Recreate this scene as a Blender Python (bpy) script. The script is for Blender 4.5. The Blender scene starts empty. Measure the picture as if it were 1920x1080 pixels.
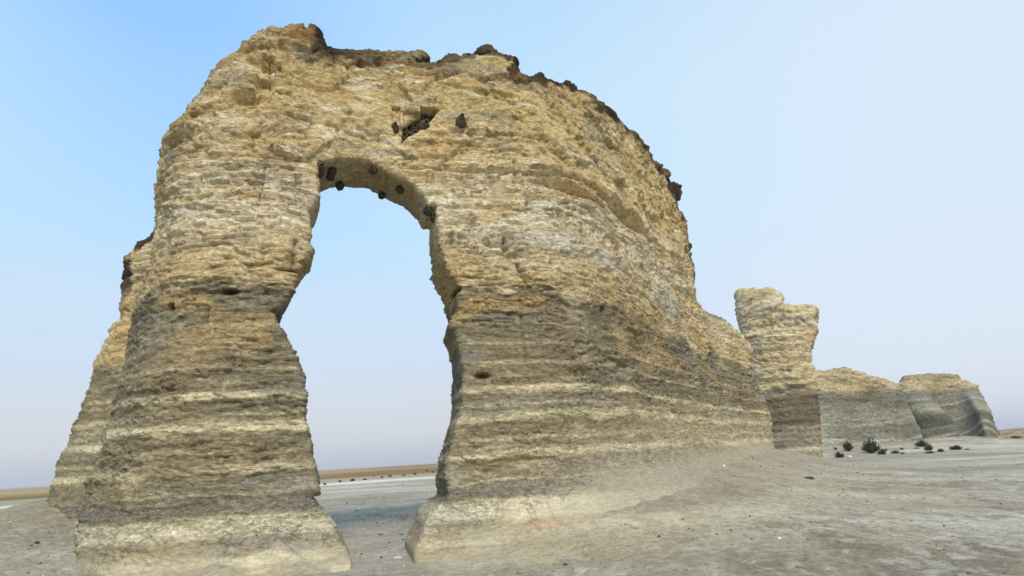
import bpy, math, random
import numpy as np

R = math.radians
scene = bpy.context.scene
col = scene.collection
random.seed(7)

# ---------------------------------------------------------------- camera
EYE = (0.0, 0.0, 1.6)
F_PX, PITCH, ROLL = 1150.0, R(15.478), R(3.37)          # focal length in 1920-wide pixels
cam = bpy.data.cameras.new('camera'); cam_o = bpy.data.objects.new('camera', cam); col.objects.link(cam_o)
cam.sensor_width = 36.0; cam.lens = F_PX/1920*36.0; cam.clip_start = .1; cam.clip_end = 20000
from mathutils import Matrix, Vector
_F = Vector((0, math.cos(PITCH), math.sin(PITCH))); _U0 = Vector((0, -math.sin(PITCH), math.cos(PITCH))); _R0 = Vector((1, 0, 0))
_R = math.cos(ROLL)*_R0 - math.sin(ROLL)*_U0; _U = math.cos(ROLL)*_U0 + math.sin(ROLL)*_R0
m = Matrix((_R, _U, -_F)).transposed().to_4x4(); m.translation = Vector(EYE); cam_o.matrix_world = m
scene.camera = cam_o

# ---------------------------------------------------------------- sky and sun
SUN_EL, SUN_AZ = R(41), R(168)                           # bearing measured from +y clockwise: behind the camera, to the left
w = bpy.data.worlds.new('World'); scene.world = w; w.use_nodes = True
nt = w.node_tree; nt.nodes.clear()
def wn(t, **k):
    n = nt.nodes.new(t)
    for a, v in k.items(): setattr(n, a, v)
    return n
out = wn('ShaderNodeOutputWorld'); bg = wn('ShaderNodeBackground'); nt.links.new(bg.outputs[0], out.inputs[0])
sky = wn('ShaderNodeTexSky', sky_type='NISHITA', sun_disc=False, sun_elevation=SUN_EL, sun_rotation=SUN_AZ, air_density=1.0, dust_density=2.0, ozone_density=1.5)
tc = wn('ShaderNodeTexCoord'); sep = wn('ShaderNodeSeparateXYZ'); nt.links.new(tc.outputs['Generated'], sep.inputs[0])
# thin high overcast: colour by elevation (z of the view direction)
ramp = wn('ShaderNodeValToRGB'); ramp.color_ramp.interpolation = 'EASE'
def lin(c): return tuple(((v/255)/12.92 if v/255 <= .04045 else ((v/255+.055)/1.055)**2.4) for v in c)
stops = [(0.0, (214,211,210)), (.05, (217,220,228)), (.20, (206,226,247)), (.36, (194,231,255)), (.52, (194,230,255)), (.66, (182,222,255)), (1.0, (150,200,255))]
cr = ramp.color_ramp
while len(cr.elements) < len(stops): cr.elements.new(.5)
for e, (p_, c_) in zip(cr.elements, stops): e.position = p_; e.color = (*[v_/1.22 for v_ in lin(c_)], 1)
nt.links.new(sep.outputs['Z'], ramp.inputs['Fac'])
# whiter veil towards the right (east), bluer to the left
veil = wn('ShaderNodeMapRange'); veil.inputs['From Min'].default_value = -.05; veil.inputs['From Max'].default_value = .62
veil.interpolation_type = 'SMOOTHSTEP'; nt.links.new(sep.outputs['X'], veil.inputs['Value'])
nz = wn('ShaderNodeTexNoise'); nz.inputs['Scale'].default_value = 1.4; nz.inputs['Detail'].default_value = 3; nt.links.new(tc.outputs['Generated'], nz.inputs['Vector'])
ml = wn('ShaderNodeMath', operation='MULTIPLY_ADD'); nt.links.new(nz.outputs['Fac'], ml.inputs[0]); ml.inputs[1].default_value = .5; ml.inputs[2].default_value = -.25
ad = wn('ShaderNodeMath', operation='ADD', use_clamp=True); nt.links.new(veil.outputs[0], ad.inputs[0]); nt.links.new(ml.outputs[0], ad.inputs[1])
mk = wn('ShaderNodeMath', operation='MULTIPLY'); nt.links.new(ad.outputs[0], mk.inputs[0]); mk.inputs[1].default_value = .75
mx = wn('ShaderNodeMix', data_type='RGBA'); nt.links.new(mk.outputs[0], mx.inputs['Factor']); nt.links.new(ramp.outputs[0], mx.inputs['A']); mx.inputs['B'].default_value = (*[v_/1.22 for v_ in lin((226,238,250))], 1)
# left side deeper blue
vl = wn('ShaderNodeMapRange'); vl.inputs['From Min'].default_value = -.05; vl.inputs['From Max'].default_value = -.45; vl.inputs['To Max'].default_value = .62
vl.interpolation_type = 'SMOOTHSTEP'; nt.links.new(sep.outputs['X'], vl.inputs['Value'])
vz = wn('ShaderNodeMapRange'); vz.inputs['From Min'].default_value = .25; vz.inputs['From Max'].default_value = .6; nt.links.new(sep.outputs['Z'], vz.inputs['Value'])
ve = wn('ShaderNodeMapRange', interpolation_type='SMOOTHSTEP'); ve.inputs['From Min'].default_value = -.78; ve.inputs['From Max'].default_value = -.45; nt.links.new(sep.outputs['X'], ve.inputs['Value'])
v0 = wn('ShaderNodeMath', operation='MULTIPLY'); nt.links.new(vl.outputs[0], v0.inputs[0]); nt.links.new(ve.outputs[0], v0.inputs[1])
vm = wn('ShaderNodeMath', operation='MULTIPLY'); nt.links.new(v0.outputs[0], vm.inputs[0]); nt.links.new(vz.outputs[0], vm.inputs[1])
mx2 = wn('ShaderNodeMix', data_type='RGBA'); nt.links.new(vm.outputs[0], mx2.inputs['Factor']); nt.links.new(mx.outputs['Result'], mx2.inputs['A']); mx2.inputs['B'].default_value = (*lin((112,172,245)), 1)
# the clear-sky model shows faintly through the veil
sc_ = wn('ShaderNodeVectorMath', operation='SCALE'); nt.links.new(sky.outputs[0], sc_.inputs[0]); sc_.inputs['Scale'].default_value = .10
mx3 = wn('ShaderNodeMix', data_type='RGBA'); mx3.inputs['Factor'].default_value = .08; nt.links.new(mx2.outputs['Result'], mx3.inputs['A']); nt.links.new(sc_.outputs[0], mx3.inputs['B'])
nt.links.new(mx3.outputs['Result'], bg.inputs['Color']); bg.inputs['Strength'].default_value = 1.0

sun = bpy.data.lights.new('sun', 'SUN'); sun.energy = 2.7; sun.angle = R(24); sun.color = (1, .92, .82)
sun_o = bpy.data.objects.new('sun', sun); col.objects.link(sun_o)
sdir = Vector((math.sin(SUN_AZ)*math.cos(SUN_EL), math.cos(SUN_AZ)*math.cos(SUN_EL), math.sin(SUN_EL)))
sun_o.rotation_euler = (-sdir).to_track_quat('-Z', 'Y').to_euler()
vs = scene.view_settings; vs.view_transform = 'Standard'; vs.look = 'None'; vs.exposure = .37; vs.gamma = 1; vs.use_curve_mapping = False

OUTLINES = {
    'arch': [(2.96,-0.26),(2.92,0.26),(2.92,0.66),(2.92,1.18),(2.92,1.62),(3.16,2.02),(3.24,2.54),(3.36,3.02),(3.48,3.66),(3.6,4.06),(3.6,4.5),(3.68,5.14),(3.8,5.54),(3.84,5.98),(4.04,6.58),(3.92,7.34),(4.0,7.82),(4.04,8.22),(3.96,8.66),(3.96,8.82),(4.32,9.06),(4.52,9.34),(4.8,9.66),(5.04,10.14),(5.28,10.5),(5.52,10.74),(5.8,11.06),(5.96,11.26),(6.2,11.26),(6.48,11.34),(6.68,11.54),(7.0,11.62),(7.16,11.38),(7.32,11.02),(7.68,11.06),(7.92,10.98),(8.28,11.02),(8.76,11.02),(9.0,10.98),(9.2,11.1),(9.44,11.02),(9.48,10.66),(9.64,10.66),(9.88,10.94),(10.08,11.06),(10.4,11.06),(10.68,11.02),(10.8,11.34),(11.04,11.38),(11.36,11.22),(11.8,11.06),(11.8,10.58),(12.16,10.58),(12.4,10.86),(12.56,10.74),(13.4,10.9),(14.16,11.02),(15.24,11.22),(16.64,11.58),(18.16,11.66),(19.56,11.7),(20.16,11.34),(21.6,11.82),(21.88,11.38),(22.24,11.3),(22.92,10.98),(23.64,10.54),(24.24,9.82),(24.16,8.9),(25.04,8.66),(23.68,7.38),(25.76,7.22),(29.12,7.34),(30.72,7.06),(32.16,6.74),(33.32,6.06),(31.92,5.14),(33.6,3.94),(34.84,2.38),(30.84,1.1),(24.68,0.34)],
    'gap': [(7.92,-0.42),(7.92,0.14),(7.84,0.34),(7.6,0.7),(7.24,1.1),(7.36,1.38),(7.24,1.78),(7.16,2.18),(7.08,2.5),(7.08,2.98),(7.0,3.38),(6.88,3.7),(6.68,4.02),(6.4,4.54),(6.68,4.74),(6.8,5.1),(6.92,5.46),(7.12,5.82),(7.08,5.9),(7.0,6.62),(7.24,6.98),(7.16,7.46),(7.2,7.74),(7.6,7.86),(8.16,7.86),(8.56,7.62),(9.0,7.38),(9.24,7.1),(9.4,6.78),(9.52,6.86),(9.52,6.42),(9.56,5.9),(9.64,5.5),(9.88,5.14),(9.96,4.66),(9.8,4.26),(9.96,3.9),(10.0,3.46),(9.96,3.02),(9.88,2.46),(9.72,1.94),(9.6,1.46),(9.6,0.98),(9.24,0.74),(9.04,0.42),(8.88,0.14),(8.88,-0.5)],
    'flank': [(4.68,0.14),(4.6,1.14),(4.56,1.74),(4.64,2.34),(4.72,3.02),(4.92,3.82),(5.12,4.66),(5.32,5.18),(5.48,5.58),(5.84,5.7),(5.84,6.14),(5.88,6.58),(5.92,6.94),(6.04,7.22),(6.16,7.42),(6.44,7.62),(6.76,7.66),(7.0,7.9),(8.44,7.78),(9.2,7.22),(10.28,0.06)],
    'recess': [(8.84,8.3),(8.84,8.54),(8.88,8.86),(9.08,9.02),(9.28,9.1),(9.28,9.34),(9.44,9.3),(9.64,9.3),(9.76,9.22),(9.6,9.06),(9.44,8.82),(9.24,8.62),(9.0,8.46)],
    'panel': [(8.88,8.78),(8.88,9.18),(9.0,9.22),(9.28,9.18),(9.28,8.86),(9.0,8.7)],
    'slot': [(8.64,8.78),(8.64,9.3),(8.88,9.3),(8.84,8.5),(8.68,8.5)],
    'nests': [(8.72,8.74),(9.36,9.14),(9.48,9.1),(9.24,9.02),(9.16,8.9),(9.36,8.78),(9.0,8.74),(9.16,8.7),(8.96,8.58),(9.08,8.62),(9.32,8.94),(10.16,8.82)],
    'nests2': [(7.24,7.66),(7.44,7.86),(7.32,7.58),(7.4,7.86),(7.16,7.74),(8.28,7.74),(8.52,7.9),(8.92,7.66),(9.36,6.86),(9.44,6.74),(7.68,7.78)],
    'feats': [(5.72,9.02),(5.92,9.94),(6.0,9.42),(5.6,4.9),(4.44,4.7),(10.44,3.22),(13.8,4.82),(9.92,5.02),(3.16,9.3),(6.68,5.34),(4.4,8.22),(11.04,6.02),(12.64,7.5),(16.44,7.78),(19.64,7.58),(22.4,4.82),(14.72,3.54),(7.24,4.42),(11.04,9.7),(8.16,8.54),(9.16,8.26)],
    'marks': [(6.76,5.94),(6.72,5.38),(11.04,6.14),(11.16,5.5),(14.32,9.06),(14.04,8.1),(11.4,8.02),(11.36,7.54),(22.56,5.14),(22.48,4.5),(11.28,5.5),(11.4,5.06)],
    'glyph': [(24.04,4.98),(25.12,5.1),(25.08,4.82),(24.04,4.7)],
    'pillar': [(2.24,-1.5),(2.32,0.58),(1.72,2.7),(1.48,4.98),(1.36,6.5),(1.4,8.42),(1.36,9.62),(1.36,10.42),(1.68,11.38),(1.56,12.34),(2.36,12.34),(3.32,12.18),(4.2,12.02),(4.56,11.66),(4.8,10.86),(5.72,10.66),(6.44,10.74),(7.04,10.62),(6.92,9.98),(6.64,9.62),(6.4,8.5),(5.96,7.78),(5.88,6.7),(5.8,5.26),(5.68,3.82),(5.64,2.42),(5.56,1.1),(5.48,-0.02),(5.32,-1.02)],
    'far_left': [(0.84,0.14),(2.32,8.26),(6.12,8.34),(8.04,8.42),(9.28,7.82),(10.0,7.42),(11.28,7.02),(12.72,6.82),(13.44,6.18),(14.08,5.26),(14.24,3.82),(14.48,2.26),(14.4,-0.62)],
    'far_right': [(0.0,-0.54),(1.2,4.86),(2.96,6.1),(3.6,6.74),(4.08,7.54),(5.56,7.66),(8.08,7.9),(10.16,7.86),(11.4,7.58),(11.56,6.78),(12.28,6.5),(13.04,6.46),(12.96,5.58),(12.8,3.9),(12.92,2.78),(13.44,1.62),(14.2,0.7),(14.52,0.14),(14.32,-0.78)],
}
# ---------------------------------------------------------------- noise kit
def _hash(ix, iy, iz, seed):
    h = (ix.astype(np.int64)*374761393 + iy.astype(np.int64)*668265263 + iz.astype(np.int64)*2147483647 + seed*974634777) & 0xFFFFFFFF
    h = ((h ^ (h >> 13)) * 1274126177) & 0xFFFFFFFF
    h = ((h ^ (h >> 16)) * 2246822519) & 0xFFFFFFFF
    return ((h ^ (h >> 15)) & 0xFFFFFF).astype(np.float32) / np.float32(16777215.)

def vnoise(x, y, z, seed=0):
    """value noise, -1..1"""
    fx, fy, fz = np.floor(x), np.floor(y), np.floor(z)
    ix, iy, iz = fx.astype(np.int32), fy.astype(np.int32), fz.astype(np.int32)
    tx, ty, tz = (x-fx), (y-fy), (z-fz)
    tx = tx*tx*(3-2*tx); ty = ty*ty*(3-2*ty); tz = tz*tz*(3-2*tz)
    r = 0
    for dx in (0, 1):
        wx = tx if dx else 1-tx
        for dy in (0, 1):
            wy = ty if dy else 1-ty
            for dz in (0, 1):
                wz = tz if dz else 1-tz
                r = r + _hash(ix+dx, iy+dy, iz+dz, seed)*(wx*wy*wz)
    return (r*2-1).astype(np.float32)

def fbm(x, y, z, seed=0, octaves=4, gain=.5):
    r = 0; a = 1.; t = 0
    for o in range(octaves):
        r = r + a*vnoise(x, y, z, seed+o*17); t += a
        a *= gain; x = x*2.03+7.1; y = y*2.03+3.3; z = z*2.03+1.7
    return r/t

def facets(x, y, z, seed=0, lean=0.):
    """random tilted plane per cell (cells of size 1): chipped, broken faces. returns value, cell id, edge distance"""
    fx, fy, fz = np.floor(x-.5), np.floor(y-.5), np.floor(z-.5)
    ix, iy, iz = fx.astype(np.int32), fy.astype(np.int32), fz.astype(np.int32)
    best = np.full(x.shape, 9e9, np.float32); second = best.copy(); val = np.zeros(x.shape, np.float32); cid = val.copy()
    for dx in (0, 1):
        for dy in (0, 1):
            for dz in (0, 1):
                a, b, c = ix+dx, iy+dy, iz+dz
                h1 = _hash(a, b, c, seed); h2 = _hash(a, b, c, seed+1); h3 = _hash(a, b, c, seed+2); h4 = _hash(a, b, c, seed+3)
                rx = x-(a+.5+(h1-.5)*.8); ry = y-(b+.5+(h2-.5)*.8); rz = z-(c+.5+(h3-.5)*.8)
                d = (rx*rx+ry*ry+rz*rz).astype(np.float32)
                g1 = h1*7.3 % 1-.5; g2 = h2*5.7 % 1-.5; g3 = h3*9.1 % 1-.5
                v = (h4-.5)+1.5*(rx*g1+ry*g2)+1.5*rz*g3-lean*rz
                m = d < best
                second = np.where(m, best, np.minimum(second, d))
                val = np.where(m, v, val); cid = np.where(m, h4, cid)
                best = np.where(m, d, best)
    return val.astype(np.float32), cid.astype(np.float32), (np.sqrt(second)-np.sqrt(best)).astype(np.float32)

def sstep(a, b, x):
    t = np.clip((x-a)/(b-a), 0, 1)
    return t*t*(3-2*t)

# ---------------------------------------------------------------- rock walls in plan
class Plan:
    """front line of a rock wall in plan, ctrl = [(bearing from +y in degrees, distance)], dirs = bearing of the into-rock direction"""
    def __init__(self, ctrl, dirs, front=None):
        b = np.radians([c[0] for c in ctrl]); r = np.array([c[1] for c in ctrl])
        bb = np.linspace(b[0], b[-1], 600)
        rr = self._cub(b, r, bb)
        self.X = rr*np.sin(bb); self.Y = rr*np.cos(bb)
        self.S = np.concatenate([[0], np.cumsum(np.hypot(np.diff(self.X), np.diff(self.Y)))])
        self.A = np.radians(np.interp(np.degrees(bb), [d[0] for d in dirs], [d[1] for d in dirs]))
        k = np.ones(61)/61.
        self.A = np.convolve(np.pad(self.A, 30, mode='edge'), k, 'valid')
        self.L = self.S[-1]
        self.front = front or (lambda s, z: np.zeros_like(s+z))
        self.bdeg = np.degrees(bb)
    @staticmethod
    def _cub(x, y, q):
        m = np.gradient(y, x)
        i = np.clip(np.searchsorted(x, q)-1, 0, len(x)-2)
        h = x[i+1]-x[i]; t = (q-x[i])/h
        return (2*t**3-3*t**2+1)*y[i]+(t**3-2*t**2+t)*h*m[i]+(-2*t**3+3*t**2)*y[i+1]+(t**3-t**2)*h*m[i+1]
    def world(self, s, d, z):
        x = np.interp(s, self.S, self.X); y = np.interp(s, self.S, self.Y); a = np.interp(s, self.S, self.A)
        return x+d*np.sin(a), y+d*np.cos(a), z
    def s_of(self, bearing):
        return float(np.interp(bearing, self.bdeg, self.S))

def poly_sdf(px, py, poly):
    """signed distance to a polygon, negative inside"""
    P = np.asarray(poly, float); Q = np.roll(P, -1, 0)
    d = np.full(px.shape, 1e9); inside = np.zeros(px.shape, bool)
    for (ax, ay), (bx, by) in zip(P, Q):
        ex, ey = bx-ax, by-ay
        wx, wy = px-ax, py-ay
        t = np.clip((wx*ex+wy*ey)/(ex*ex+ey*ey+1e-12), 0, 1)
        d = np.minimum(d, (wx-ex*t)**2+(wy-ey*t)**2)
        c = (ay <= py) != (by <= py)
        inside ^= c & (px < ax+(py-ay)*ex/(ey if abs(ey) > 1e-9 else 1e-9))
    d = np.sqrt(d)
    return np.where(inside, -d, d)

BASE_FLARE = 1.25
ARCH_PLAN = Plan([(-40, 16.6), (-36, 14.6), (-32, 13.4), (-28, 12.6), (-24, 12.3), (-19, 12.3), (-13, 12.35), (-6, 12.35), (0, 12.55), (4.6, 13.05), (8, 14.1),
                  (11, 16.0), (14, 19.2), (17, 23.6), (20, 29.5), (23, 36), (25, 40.5)],
                 [(-40, -36), (-30, -29), (-20, -24), (-12, -15), (-4, -12), (2, -16), (8, -32), (14, -50), (25, -56)],
                 lambda s, z: -BASE_FLARE*np.clip(1-(z+.25)/1.75, 0, 1)**1.25*(1-sstep(11., 15., s))
                 - 2.6*np.clip(1-(z-.2)/2.6, 0, 1.3)**1.7*sstep(10.5, 15., s)
                 - .22*sstep(4.2, 5.6, z)*np.clip(1-(z-5.6)/6., 0, 1)*sstep(30., 12., s)
                 + .5*np.clip((z-8.5)/3.2, 0, 1.3)**2*sstep(15., 11., s))
FLANK_PLAN = Plan([(-42, 23.5), (-38, 20.6), (-35, 18.9), (-32, 17.6), (-28, 16.3), (-24, 15.5), (-20, 15.2)], [(-42, -16), (-20, -10)],
                  lambda s, z: -1.2*np.clip(1-(z-.6)/3.4, 0, 1.6)**1.3)
PILLAR_PLAN = Plan([(19, 47.5), (21, 46.4), (23, 45.8), (25, 45.8), (27, 46.4), (29, 47.6)], [(19, 22), (29, 26)],
                   lambda s, z: -1.1*np.clip(1-z/5., 0, 1)**1.2)
FAR_LEFT_PLAN = Plan([(22, 64), (25, 66), (28, 68), (31, 70.5), (32.6, 72.5), (34.5, 75.5)], [(22, 25), (34.5, 20)],
                     lambda s, z: -1.6*np.clip(1-(z-.5)/6., 0, 1.2)**1.3)
FAR_RIGHT_PLAN = Plan([(29, 78.5), (31, 78), (32.3, 77.5), (33.3, 79), (34.8, 82), (36.2, 83), (37.6, 85.5), (39.5, 90), (41, 95)], [(29, 30), (41, 30)],
                      lambda s, z: -2.2*np.clip(1-(z-.2)/6., 0, 1.2)**1.5)
# ---------------------------------------------------------------- object helpers
def tag(o, label=None, cat=None, group=None, kind=None):
    for k, v in (('label', label), ('category', cat), ('group', group), ('kind', kind)):
        if v: o[k] = v
    return o

def mesh_np(name, V, Q, mat=None, parent=None, smooth=True):
    """mesh object from vertex array and quad (or tri) index array"""
    me = bpy.data.meshes.new(name)
    V = np.asarray(V, np.float32); Q = np.asarray(Q, np.int32); n, k = Q.shape
    me.vertices.add(len(V)); me.vertices.foreach_set('co', V.ravel())
    me.loops.add(n*k); me.loops.foreach_set('vertex_index', Q.ravel())
    me.polygons.add(n); me.polygons.foreach_set('loop_start', np.arange(0, n*k, k, dtype=np.int32))
    me.polygons.foreach_set('loop_total', np.full(n, k, np.int32))
    me.update(calc_edges=True)
    me.polygons.foreach_set('use_smooth', np.full(n, smooth))
    o = bpy.data.objects.new(name, me); col.objects.link(o)
    if mat: me.materials.append(mat)
    if parent: o.parent = parent
    return o

def normals(o):
    me = o.data; N = np.empty(len(me.vertices)*3, np.float32)
    me.vertex_normals.foreach_get('vector', N)
    return N.reshape(-1, 3)

def set_albedo(o, C, name='rock_colour', rough=None):
    a = o.data.color_attributes.new(name, 'FLOAT_COLOR', 'POINT')
    a.data.foreach_set('color', np.concatenate([C, np.ones((len(C), 1)) if rough is None else rough[:, None]], 1).astype(np.float32).ravel())

def rmax(a, b, r):
    u = np.maximum(a+r, 0); v = np.maximum(b+r, 0)
    return np.sqrt(u*u+v*v)+np.minimum(np.maximum(a+r, b+r), 0)-r

def surface_nets(f, ax, ay, az):
    """closed isosurface of a scalar grid, coordinates of the grid given per axis"""
    nx, ny, nz = f.shape
    neg = f < 0
    c = np.zeros((nx-1, ny-1, nz-1), np.int8)
    for dx in (0, 1):
        for dy in (0, 1):
            for dz in (0, 1):
                c += neg[dx:nx-1+dx, dy:ny-1+dy, dz:nz-1+dz]
    act = (c > 0) & (c < 8)
    I, J, K = np.nonzero(act)
    idx = np.full(act.shape, -1, np.int32); idx[act] = np.arange(len(I), dtype=np.int32)
    acc = np.zeros((len(I), 3), np.float64); cnt = np.zeros(len(I))
    E = []
    for a in (0, 1):
        for b in (0, 1):
            E += [((0, a, b), (1, a, b)), ((a, 0, b), (a, 1, b)), ((a, b, 0), (a, b, 1))]
    for p, q in E:
        fp = f[I+p[0], J+p[1], K+p[2]]; fq = f[I+q[0], J+q[1], K+q[2]]
        m = (fp < 0) != (fq < 0)
        t = np.where(m, fp/np.where(m, fp-fq, 1), 0)
        P = np.stack([p[i]+t*(q[i]-p[i]) for i in range(3)], 1)
        acc += np.where(m[:, None], P, 0); cnt += m
    acc /= cnt[:, None]
    def co(ax_, I_, t): return ax_[I_]*(1-t)+ax_[I_+1]*t
    V = np.stack([co(ax, I, acc[:, 0]), co(ay, J, acc[:, 1]), co(az, K, acc[:, 2])], 1)
    Q = []
    for a in range(3):
        s0 = [slice(1, n-1) for n in f.shape]; s1 = list(s0)
        s0[a] = slice(0, f.shape[a]-1); s1[a] = slice(1, f.shape[a])
        n0 = neg[tuple(s0)]; n1 = neg[tuple(s1)]
        for flip, mm in ((False, n0 & ~n1), (True, ~n0 & n1)):
            i, j, k = np.nonzero(mm)
            g = [i, j, k]
            b_, c_ = (a+1) % 3, (a+2) % 3
            g[b_] = g[b_]+1; g[c_] = g[c_]+1
            def cell(db, dc):
                h = list(g); h[b_] = g[b_]-1+db; h[c_] = g[c_]-1+dc
                return idx[h[0], h[1], h[2]]
            q = [cell(0, 0), cell(1, 0), cell(1, 1), cell(0, 1)]
            if flip: q = q[::-1]
            Q.append(np.stack(q, 1))
    return V, np.concatenate(Q)

def rock_mesh(name, plan, poly, gap=None, thick=2.5, r_edge=.4, r_gap=.2, steps=(.05, .05, .08), zmin=-1.2, grow=None, extra=None, inset=0.):
    """a rock wall standing on its plan line: slab between front and back faces, cut to its outline, edges rounded.
    returns object plus the (s, d, z) and outline distance of every vertex"""
    smin = min(p[0] for p in poly)-.4; smax = max(p[0] for p in poly)+.4
    s = [smin]
    while s[-1] < smax: s.append(s[-1]+steps[0]*(grow(s[-1]) if grow else 1))
    s = np.array(s); z = np.arange(zmin-.3, max(p[1] for p in poly)+.4, steps[2])
    S2, Z2 = np.meshgrid(s, z, indexing='ij')
    Bo = poly_sdf(S2, Z2, poly)+inset
    Fr = plan.front(S2, Z2)
    T = thick(S2, Z2) if callable(thick) else np.full(S2.shape, thick)
    RE = r_edge(S2, Z2) if callable(r_edge) else np.full(S2.shape, r_edge)
    d = np.arange(Fr.min()-.35, (Fr+T).max()+.35, steps[1])
    sh = (len(s), len(d), len(z))
    f = np.empty(sh, np.float32)
    Bg = poly_sdf(S2, Z2, gap) if gap is not None else None
    for i, dd in enumerate(d):
        A = np.maximum(Fr-dd, dd-Fr-T)
        g = rmax(A, Bo, RE)
        if Bg is not None: g = rmax(g, -(Bg-.06), r_gap)
        if extra: g = extra(g, S2, dd-Fr, Z2)
        f[:, i, :] = g
    f[:, :, 0] = 1; f[:, 0, :] = 1; f[:, -1, :] = 1
    V, Q = surface_nets(f, s, d, z)
    x, y, zz = plan.world(V[:, 0], V[:, 1], V[:, 2])
    o = mesh_np(name, np.stack([x, y, zz], 1), Q)
    bo = poly_sdf(V[:, 0], V[:, 2], poly)
    bg = poly_sdf(V[:, 0], V[:, 2], gap) if gap is not None else np.full(len(V), 9.)
    N = normals(o)
    # make sure normals point outward (volume sign)
    c = V[:, 1].mean()
    tx = (N[:, 0]*np.sin(np.interp(V[:, 0], plan.S, plan.A))+N[:, 1]*np.cos(np.interp(V[:, 0], plan.S, plan.A)))
    if np.sum(tx*(V[:, 1]-c)) < 0:
        o.data.flip_normals(); N = -N
    return o, V, bo, bg, N

def displace(o, N, h):
    me = o.data; P = np.empty(len(me.vertices)*3, np.float32); me.vertices.foreach_get('co', P)
    P = P.reshape(-1, 3)+N*h[:, None].astype(np.float32)
    me.vertices.foreach_set('co', P.ravel()); me.update()
    return P

def coords(o):
    P = np.empty(len(o.data.vertices)*3, np.float32); o.data.vertices.foreach_get('co', P)
    P = P.reshape(-1, 3); return P[:, 0].astype(np.float64), P[:, 1].astype(np.float64), P[:, 2].astype(np.float64)

BED = 5.05            # height where pale chalk lies on grey shale
PALE = [(2.97, .07, 1.), (2.42, .10, 1.), (2.66, .03, .4), (1.98, .04, .5), (1.68, .08, .8), (1.17, .02, .7), (.70, .14, .9), (3.5, .04, .4), (3.9, .04, .35), (4.3, .03, .25), (.22, .07, .35)]

def relief(x, y, z, k=1., bed=BED, foot=None):
    """displacement of bedded chalk, k scales sizes; x, y, z in metres"""
    x, y, z = x/k, y/k, z/k; bed = bed/k
    U = sstep(bed-.2, bed+.7, z+.25*vnoise(x*.5, y*.5, z*0, 3)); Lw = 1-U
    zw = z+.10*fbm(x*.35, y*.35, z*.3, 5, 2)
    T_ = sstep(bed+1.5, bed+3., z)
    def terr(n, m, e=.11):
        t = n*m; fl = np.floor(t); return (fl+sstep(0, e, t-fl))/m-n*.6
    h = .17*fbm(x*.45, y*.45, z*.4, 11, 3)
    wx, wy = .16*vnoise(x*1.1, y*1.1, z*1.1, 40), .16*vnoise(x*1.1, y*1.1, z*1.1, 45)
    v, cid, ed = facets(x/1.1+wx, y/1.1+wy, z/.72+.25*vnoise(x*.9, y*.9, z, 41), 21, .2)
    h += v*(.085*T_+.02*U)
    v2, _, e2 = facets(x/.5+.25*vnoise(x*2, y*2, z*2, 42), y/.5, z/.26+.3*vnoise(x*1.5, y*1.5, z*1.5, 46), 22, .3)
    h += v2*(.010+.024*U)
    amp = .45+.95*sstep(-.3, .4, vnoise(x*.8, y*.8, z*1.6, 44))
    v3, _, _ = facets(x/.26+.3*vnoise(x*3, y*3, z*3, 47), y/.26, z/.075+.6*vnoise(x*1.3, y*1.3, z*2, 43), 23, .8)
    h += v3*(.028*Lw+.018*U-.011*T_)*amp
    v4, _, _ = facets(x/.13, y/.13, z/.05+.5*vnoise(x*3, y*3, z*3, 48), 24, .8)
    h += v4*(.013-.005*T_)*amp
    # flakes: sheets of rock broken back in steps along noisy contours
    h += terr(fbm(x*.55, y*.55, z*(1.0+3.0*(1-T_)), 81, 3), 4.2)*(.20*U+.10)
    h += terr(fbm(x*1.3+3, y*1.3, z*1.9, 85, 3), 4.)*.12*T_
    h += terr(fbm(x*1.6, y*1.6, z*(7-3.6*T_), 82, 3), 3.6)*(.075-.03*T_)*amp
    # beds of uneven thickness
    hb = fbm(zw*0+.3+.10*x, zw*0+.7, zw*2.6, 31, 2)
    h += terr(hb, 5.5, .12)*.055*Lw+.03*vnoise(x*.9, y*.9, zw*9, 32)*Lw
    for zb, hw, wt in PALE:
        h += .04*wt*np.exp(-((zw-zb-.02)/(hw+.03))**4)*(.2+1.1*sstep(-.3, .5, vnoise(x*.9, y*.9, z*0, 50+int(zb*10))+.4*vnoise(x*3, y*3, z*0, 51)))
    h += .016*fbm(x*6, y*6, z*13, 60, 3)
    # little pits and torn pockets
    p = fbm(x*2.6, y*2.6, z*6.5, 70, 2)
    h -= .06*sstep(.40, .50, p)*(.4+.6*U)
    v5, _, _ = facets(x/.24+.2*vnoise(x*3, y*3, z*3, 87), y/.24, z/.16, 25, .4); h += v5*(.05*sstep(10.2, 10.8, z)+.022*T_)
    # vertical joints in the massive part
    jn = np.abs(fbm(x*.55+y*.2, y*.3, z*.08, 83, 2)); h -= .09*np.exp(-(jn/.012)**2)*sstep(-.1, .3, vnoise(x*.7, y*.7, z*.7, 84))
    f0 = 0. if foot is None else foot
    h *= .15+.85*sstep(f0-.05, f0+.75, z+.25*fbm(x*.7, y*.7, z*0, 86, 2))
    return h*k

def srgb(*c): return np.array(lin(c))

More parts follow.
